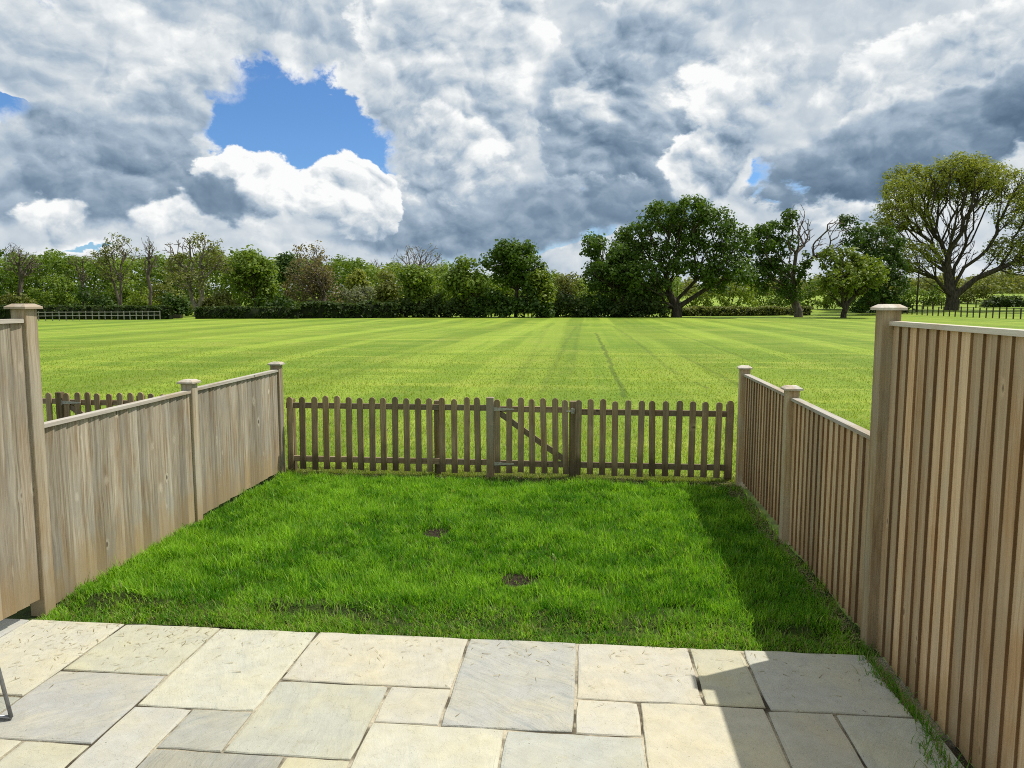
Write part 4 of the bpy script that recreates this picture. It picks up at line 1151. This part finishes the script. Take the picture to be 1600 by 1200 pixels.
def build_trees():
    for k, (name, label, cat, x0, x1, top, tx, by, D, leaf, kw) in enumerate(TREES):
        W = hgt(x1 - x0, D); pos = at(tx, D)
        z = float(terrain(np.array(pos[0]), np.array(pos[1])))
        H = EYE + hgt(468 - top, D) - z
        kw = dict(kw)
        if 'blobs' not in kw: kw.setdefault('lean', ((x0 + x1) / 2 - tx) / max(1, (x1 - x0)))
        else:
            s_ = ((x0 + x1) / 2 - tx) / (x1 - x0)
            kw['blobs'] = [(b[0] + (s_ if name in ('great_oak', 'dark_tree') else 0), *b[1:]) for b in kw['blobs']]
        tree(name, label, cat, pos, H, W, leaf, seed=k, **kw)
build_trees()

# ------------------------------------------------------------------ undergrowth, hedges, distant woods
def bush(name, label, cat, x0, x1, top, D, leaf, seed, per=26, size=0.34, depth=1.6, group='undergrowth below the tree line'):
    r = np.random.default_rng(500 + seed)
    x, y = at((x0 + x1) / 2, D); z = float(terrain(np.array(x), np.array(y)))
    W = hgt(x1 - x0, D); H = EYE + hgt(468 - top, D) - z
    root = tag(empty(name, (x, y, z)), label, cat, group)
    n = int(34 + W * 8); u = r.uniform(-1, 1, n); v = r.uniform(-1, 1, n)
    prof = np.sqrt(np.maximum(0.05, 1 - u ** 2 * 0.8)) * (0.72 + 0.28 * vnoise(u * 3, v * 0 + seed, 7))
    C = np.stack([u * W / 2 * 0.92, v * depth * 0.8, H * prof * r.uniform(0.05, 0.92, n)], -1)
    V, F, t_ = leaf_cloud(C, np.full(n, min(0.75, H * 0.3)), per, size, r)
    V[:, 2] = np.maximum(V[:, 2], 0.0)
    link('foliage', mesh_np('foliage', V, F, M['leaf_' + leaf], {'tint': t_}), root)
    m_ = MB()
    for k in range(6):
        a = r.uniform(-0.4, 0.4) * W; m_.tube([(a * 0.5, 0, -0.05), (a * 0.8, r.normal(0, 0.2), H * 0.4), (a, r.normal(0, 0.4), H * 0.75)], [0.05, 0.035, 0.015], 5)
    link('stem', m_.mesh('stem', M['bark']), root)
    return root
BUSHES = [
 (-40, 60, 440, 92, 'olive', 'dark olive bush behind the tall left fence post'), (55, 130, 404, 98, 'green', 'pale green bush left of the small bare tree'), (120, 175, 430, 93, 'dark', 'dark green bush below the small bare tree'),
 (168, 212, 422, 97, 'green', 'green bush behind the slim double stems'), (204, 238, 434, 91, 'bright', 'bright yellow green bush under the slim double stemmed tree'), (228, 290, 410, 100, 'olive', 'olive bush behind the slender bare tree'), (255, 300, 452, 88, 'dark', 'dark round bush at the hedge gap'),
 (310, 372, 448, 86, 'olive', 'olive bush right of the grey twin stems'), (400, 462, 452, 86, 'dark', 'dark bush at the foot of the rounded green tree'), (455, 545, 462, 87, 'olive', 'low olive scrub under the brownish budding tree'),
 (600, 668, 458, 83, 'hedge', 'dark scrub at the foot of the forked hawthorn'), (660, 740, 452, 83, 'hedge', 'dark thicket left of the domed oak foot'), (730, 800, 448, 82, 'dark', 'dark thicket under the left half of the domed oak'), (790, 862, 440, 82, 'dark', 'dark thicket under the right half of the domed oak'),
 (850, 915, 455, 84, 'hedge', 'dark scrub below the greyish olive bush'), (905, 965, 440, 85, 'dark', 'dark thicket under the upright tree'), (955, 1040, 446, 84, 'hedge', 'dark thicket left of the biggest oak trunk'), (1070, 1180, 412, 112, 'bright', 'sunny yellow green bush seen through under the biggest oak'),
 (1160, 1250, 420, 118, 'green', 'green bush seen beyond the half dead oak'), (1240, 1330, 418, 114, 'green', 'olive bush seen between the two small oaks'), (1330, 1420, 452, 104, 'dark', 'dark bush behind the tall right post'), (1535, 1615, 458, 118, 'hedge', 'dark bush behind the right rail fence'),
 (1395, 1475, 425, 130, 'green', 'olive bush left of the great oak trunk'), (1495, 1560, 420, 135, 'olive', 'olive bush right of the great oak trunk')]
for k, (x0, x1, top, D, leaf, lb) in enumerate(BUSHES): bush('bush', lb, 'bush', x0, x1, top, D, leaf, k)

def hedge(label, pts, h, wdt, leaf, seed, rough=0.1, per=14, size=0.2):
    """clipped hedge along the ground points pts"""
    r = np.random.default_rng(800 + seed)
    P = np.array(pts, float); seg = np.linalg.norm(np.diff(P, axis=0), axis=1); L = seg.sum()
    root = tag(empty('hedge', (P[0][0], P[0][1], 0)), label, 'hedge', 'hedges along the far side of the field')
    cum = np.concatenate([[0], np.cumsum(seg)])
    def pos(s): return np.stack([np.interp(s, cum, P[:, 0]), np.interp(s, cum, P[:, 1])], -1)
    n = int(L * 34); s = r.uniform(0.1, L - 0.1, n)
    c = pos(s); d = pos(np.minimum(s + 0.2, L)) - pos(np.maximum(s - 0.2, 0)); d /= np.linalg.norm(d, axis=1)[:, None]; nm = np.stack([d[:, 1], -d[:, 0]], -1)
    v = r.uniform(-1, 1, n); topf = r.random(n) < 0.4
    hh = h * (1 + rough * vnoise(s * 0.7, 0 * s, seed))
    v = np.where(topf, v, np.sign(v) * 0.92); z = np.where(topf, hh * 0.96, hh * r.uniform(0.04, 0.97, n))
    C = np.column_stack([c + nm * (v * wdt / 2)[:, None], z + terrain(c[:, 0], c[:, 1])])
    V, F, t_ = leaf_cloud(C - [P[0][0], P[0][1], 0], np.full(n, 0.16 + rough * 0.5), per, size, r)
    link('foliage', mesh_np('foliage', V, F, M['leaf_' + leaf], {'tint': t_}), root)
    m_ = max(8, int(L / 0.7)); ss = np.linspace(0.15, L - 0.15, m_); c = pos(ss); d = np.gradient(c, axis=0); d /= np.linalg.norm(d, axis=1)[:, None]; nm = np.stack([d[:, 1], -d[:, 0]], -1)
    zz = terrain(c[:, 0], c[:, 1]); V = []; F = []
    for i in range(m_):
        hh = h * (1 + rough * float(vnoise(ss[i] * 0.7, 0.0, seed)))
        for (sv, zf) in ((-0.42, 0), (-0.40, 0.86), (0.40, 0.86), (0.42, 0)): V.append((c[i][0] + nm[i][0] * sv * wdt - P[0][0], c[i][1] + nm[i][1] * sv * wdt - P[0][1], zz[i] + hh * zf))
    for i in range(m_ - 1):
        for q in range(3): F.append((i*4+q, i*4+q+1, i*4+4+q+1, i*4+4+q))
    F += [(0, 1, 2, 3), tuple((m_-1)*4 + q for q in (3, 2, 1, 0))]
    link('dark_filler', mesh_np('dark_filler', V, F, M['core']), root)  # solid dark core body added inside the foliage, not modelled twigs
hedge('long clipped dark hedge behind the pale rail fence on the far left', [at(-120, 74), at(40, 74), at(272, 75)], 1.30, 1.3, 'hedge', 1, 0.03)
hedge('clipped hedge between the gap and the brownish budding tree', [at(307, 76), at(470, 77)], 1.12, 1.3, 'hedge', 2, 0.04)
hedge('wilder dark hedge below the brownish budding tree, right of the clipped one', [at(466, 78.5), at(622, 81)], 1.6, 1.6, 'hedge', 3, 0.18, size=0.26)
hedge('low brownish hedge right of the biggest oak trunk', [at(1058, 92), at(1150, 96), at(1262, 98)], 1.0, 1.5, 'olive', 4, 0.2, size=0.24)

def woods(name, label, prof, D0, D1, leaf, seed, per=16, size=0.6, clump=1.1, count=900):
    """far woodland read as one mass: prof = (column, top row) pairs"""
    r = np.random.default_rng(900 + seed)
    px = r.uniform(prof[0][0], prof[-1][0], count); D = r.uniform(D0, D1, count)
    top = np.interp(px, [p[0] for p in prof], [p[1] for p in prof]) + 7 * vnoise(px / 17, D * 0, seed) + 5 * vnoise(px / 6, D * 0, seed + 1)
    XY = np.array([at(a, b) for a, b in zip(px, D)]); z = terrain(XY[:, 0], XY[:, 1])
    H = np.maximum(1.5, EYE + (468 - top) / 1200 * D - z)
    C = np.column_stack([XY, z + H * (1 - 0.95 * r.random(count) ** 1.4) - clump * 0.6])
    V, F, t_ = leaf_cloud(C, clump * r.uniform(0.6, 1.3, count), per, size, r)
    # broad patches of different trees
    pt = np.repeat(0.5 + 0.5 * vnoise(px / 28, D * 0, seed + 5), per * 4)
    t_ = np.clip(0.55 * pt + 0.45 * t_, 0, 1)
    tag(link(name, mesh_np(name, V, F, M['leaf_' + leaf], {'tint': t_})), label, 'woodland', kind='stuff')
woods('distant_woodland', 'green wood massed behind the bare trees on the far left', [(-220, 390), (0, 398), (100, 396), (150, 404), (260, 402), (360, 395), (430, 400), (540, 402), (600, 414), (700, 418)], 106, 122, 'green', 1, count=4200, size=0.42, per=20)
woods('distant_woodland', 'darker wood closing the view behind the central oaks', [(640, 432), (760, 425), (860, 428), (900, 436), (1000, 430), (1060, 440)], 104, 118, 'green', 2, count=1800, size=0.42, per=20)
woods('distant_woodland', 'olive wood on the rise far behind the right hand oaks', [(1040, 442), (1150, 440), (1250, 436), (1400, 430), (1500, 428), (1560, 424), (1640, 420), (1800, 415)], 230, 280, 'olive', 3, per=24, size=0.9, clump=2.2, count=2000)

# ------------------------------------------------------------------ field fences
def rail_fence(label, p0, p1, n, h, mat, rails, pr=0.045, group='rail fences at the far side of the field', name='rail_fence'):
    root = tag(empty(name, (p0[0], p0[1], float(terrain(np.array(p0[0]), np.array(p0[1]))))), label, 'fence', group)
    m_ = MB(); m_.box((-pr, -pr, -0.2), (pr, pr, h)); pm = m_.mesh('post', M[mat])
    rr = random.Random(n)
    d = Vector((p1[0] - p0[0], p1[1] - p0[1], 0)); L = d.length; a = math.atan2(d.y, d.x); z0 = root.location.z
    pts = []
    for k in range(n):
        f = k / (n - 1); x, y = p0[0] + d.x * f, p0[1] + d.y * f; z = float(terrain(np.array(x), np.array(y)))
        pts.append((x - p0[0], y - p0[1], z - z0))
        link('post', pm, root, (d.x * f, d.y * f, z - z0), (rr.gauss(0, 0.02), rr.gauss(0, 0.02), a), scale=(1, 1, rr.uniform(0.97, 1.06)))
    for rz in rails:
        m_ = MB(); m_.tube([(p[0], p[1] - pr - 0.01, p[2] + rz) for p in pts], 0.032, 4)
        link('rail', m_.mesh('rail', M[mat]), root)
rail_fence('pale grey rail fence in front of the clipped hedge on the far left', at(52, 67), at(252, 73.5), 21, 0.80, 'rail_grey', (0.74, 0.42), 0.035)
rail_fence('dark two rail field fence right of the tall right post', at(1400, 100), at(1640, 76), 26, 1.15, 'rail_dark', (1.08, 0.55), 0.05)
rail_fence('dark weathered rail fence in front of the great oak trunk', at(1440, 112), at(1560, 118), 10, 1.1, 'rail_dark', (1.0, 0.5), 0.06)
def pole():
    x, y = at(1429, 104); z = float(terrain(np.array(x), np.array(y)))
    m_ = MB(); m_.tube([(0, 0, -0.2), (0.03, 0, 3.4), (0.05, 0, 6.9)], [0.13, 0.11, 0.085], 8)
    root = tag(empty('wooden_pole', (x, y, z)), 'dark upright pole between the tall right post and the great oak', 'pole')
    link('shaft', m_.mesh('shaft', M['bark'], True), root)
    m_ = MB(); m_.box((-0.5, -0.05, 6.35), (0.5, 0.05, 6.46)); link('crossarm', m_.mesh('crossarm', M['bark']), root)
pole()
def trough():
    x, y = at(277, 78); m_ = MB(); m_.poly([(-0.55,-0.22,0),(0.55,-0.22,0),(0.55,0.22,0),(-0.55,0.22,0),(-0.65,-0.3,0.38),(0.65,-0.3,0.38),(0.65,0.3,0.38),(-0.65,0.3,0.38),(-0.6,-0.25,0.38),(0.6,-0.25,0.38),(0.6,0.25,0.38),(-0.6,0.25,0.38),(-0.5,-0.17,0.1),(0.5,-0.17,0.1),(0.5,0.17,0.1),(-0.5,0.17,0.1)],
        [(0,1,5,4),(1,2,6,5),(2,3,7,6),(3,0,4,7),(4,5,9,8),(5,6,10,9),(6,7,11,10),(7,4,8,11),(8,9,13,12),(9,10,14,13),(10,11,15,14),(11,8,12,15),(12,13,14,15)])
    o = link('trough', m_.mesh('trough', M['rail_dark']), None, (x, y, float(terrain(np.array(x), np.array(y)))))
    tag(o, 'small dark trough standing in the gap between the clipped hedges', 'trough')
trough()
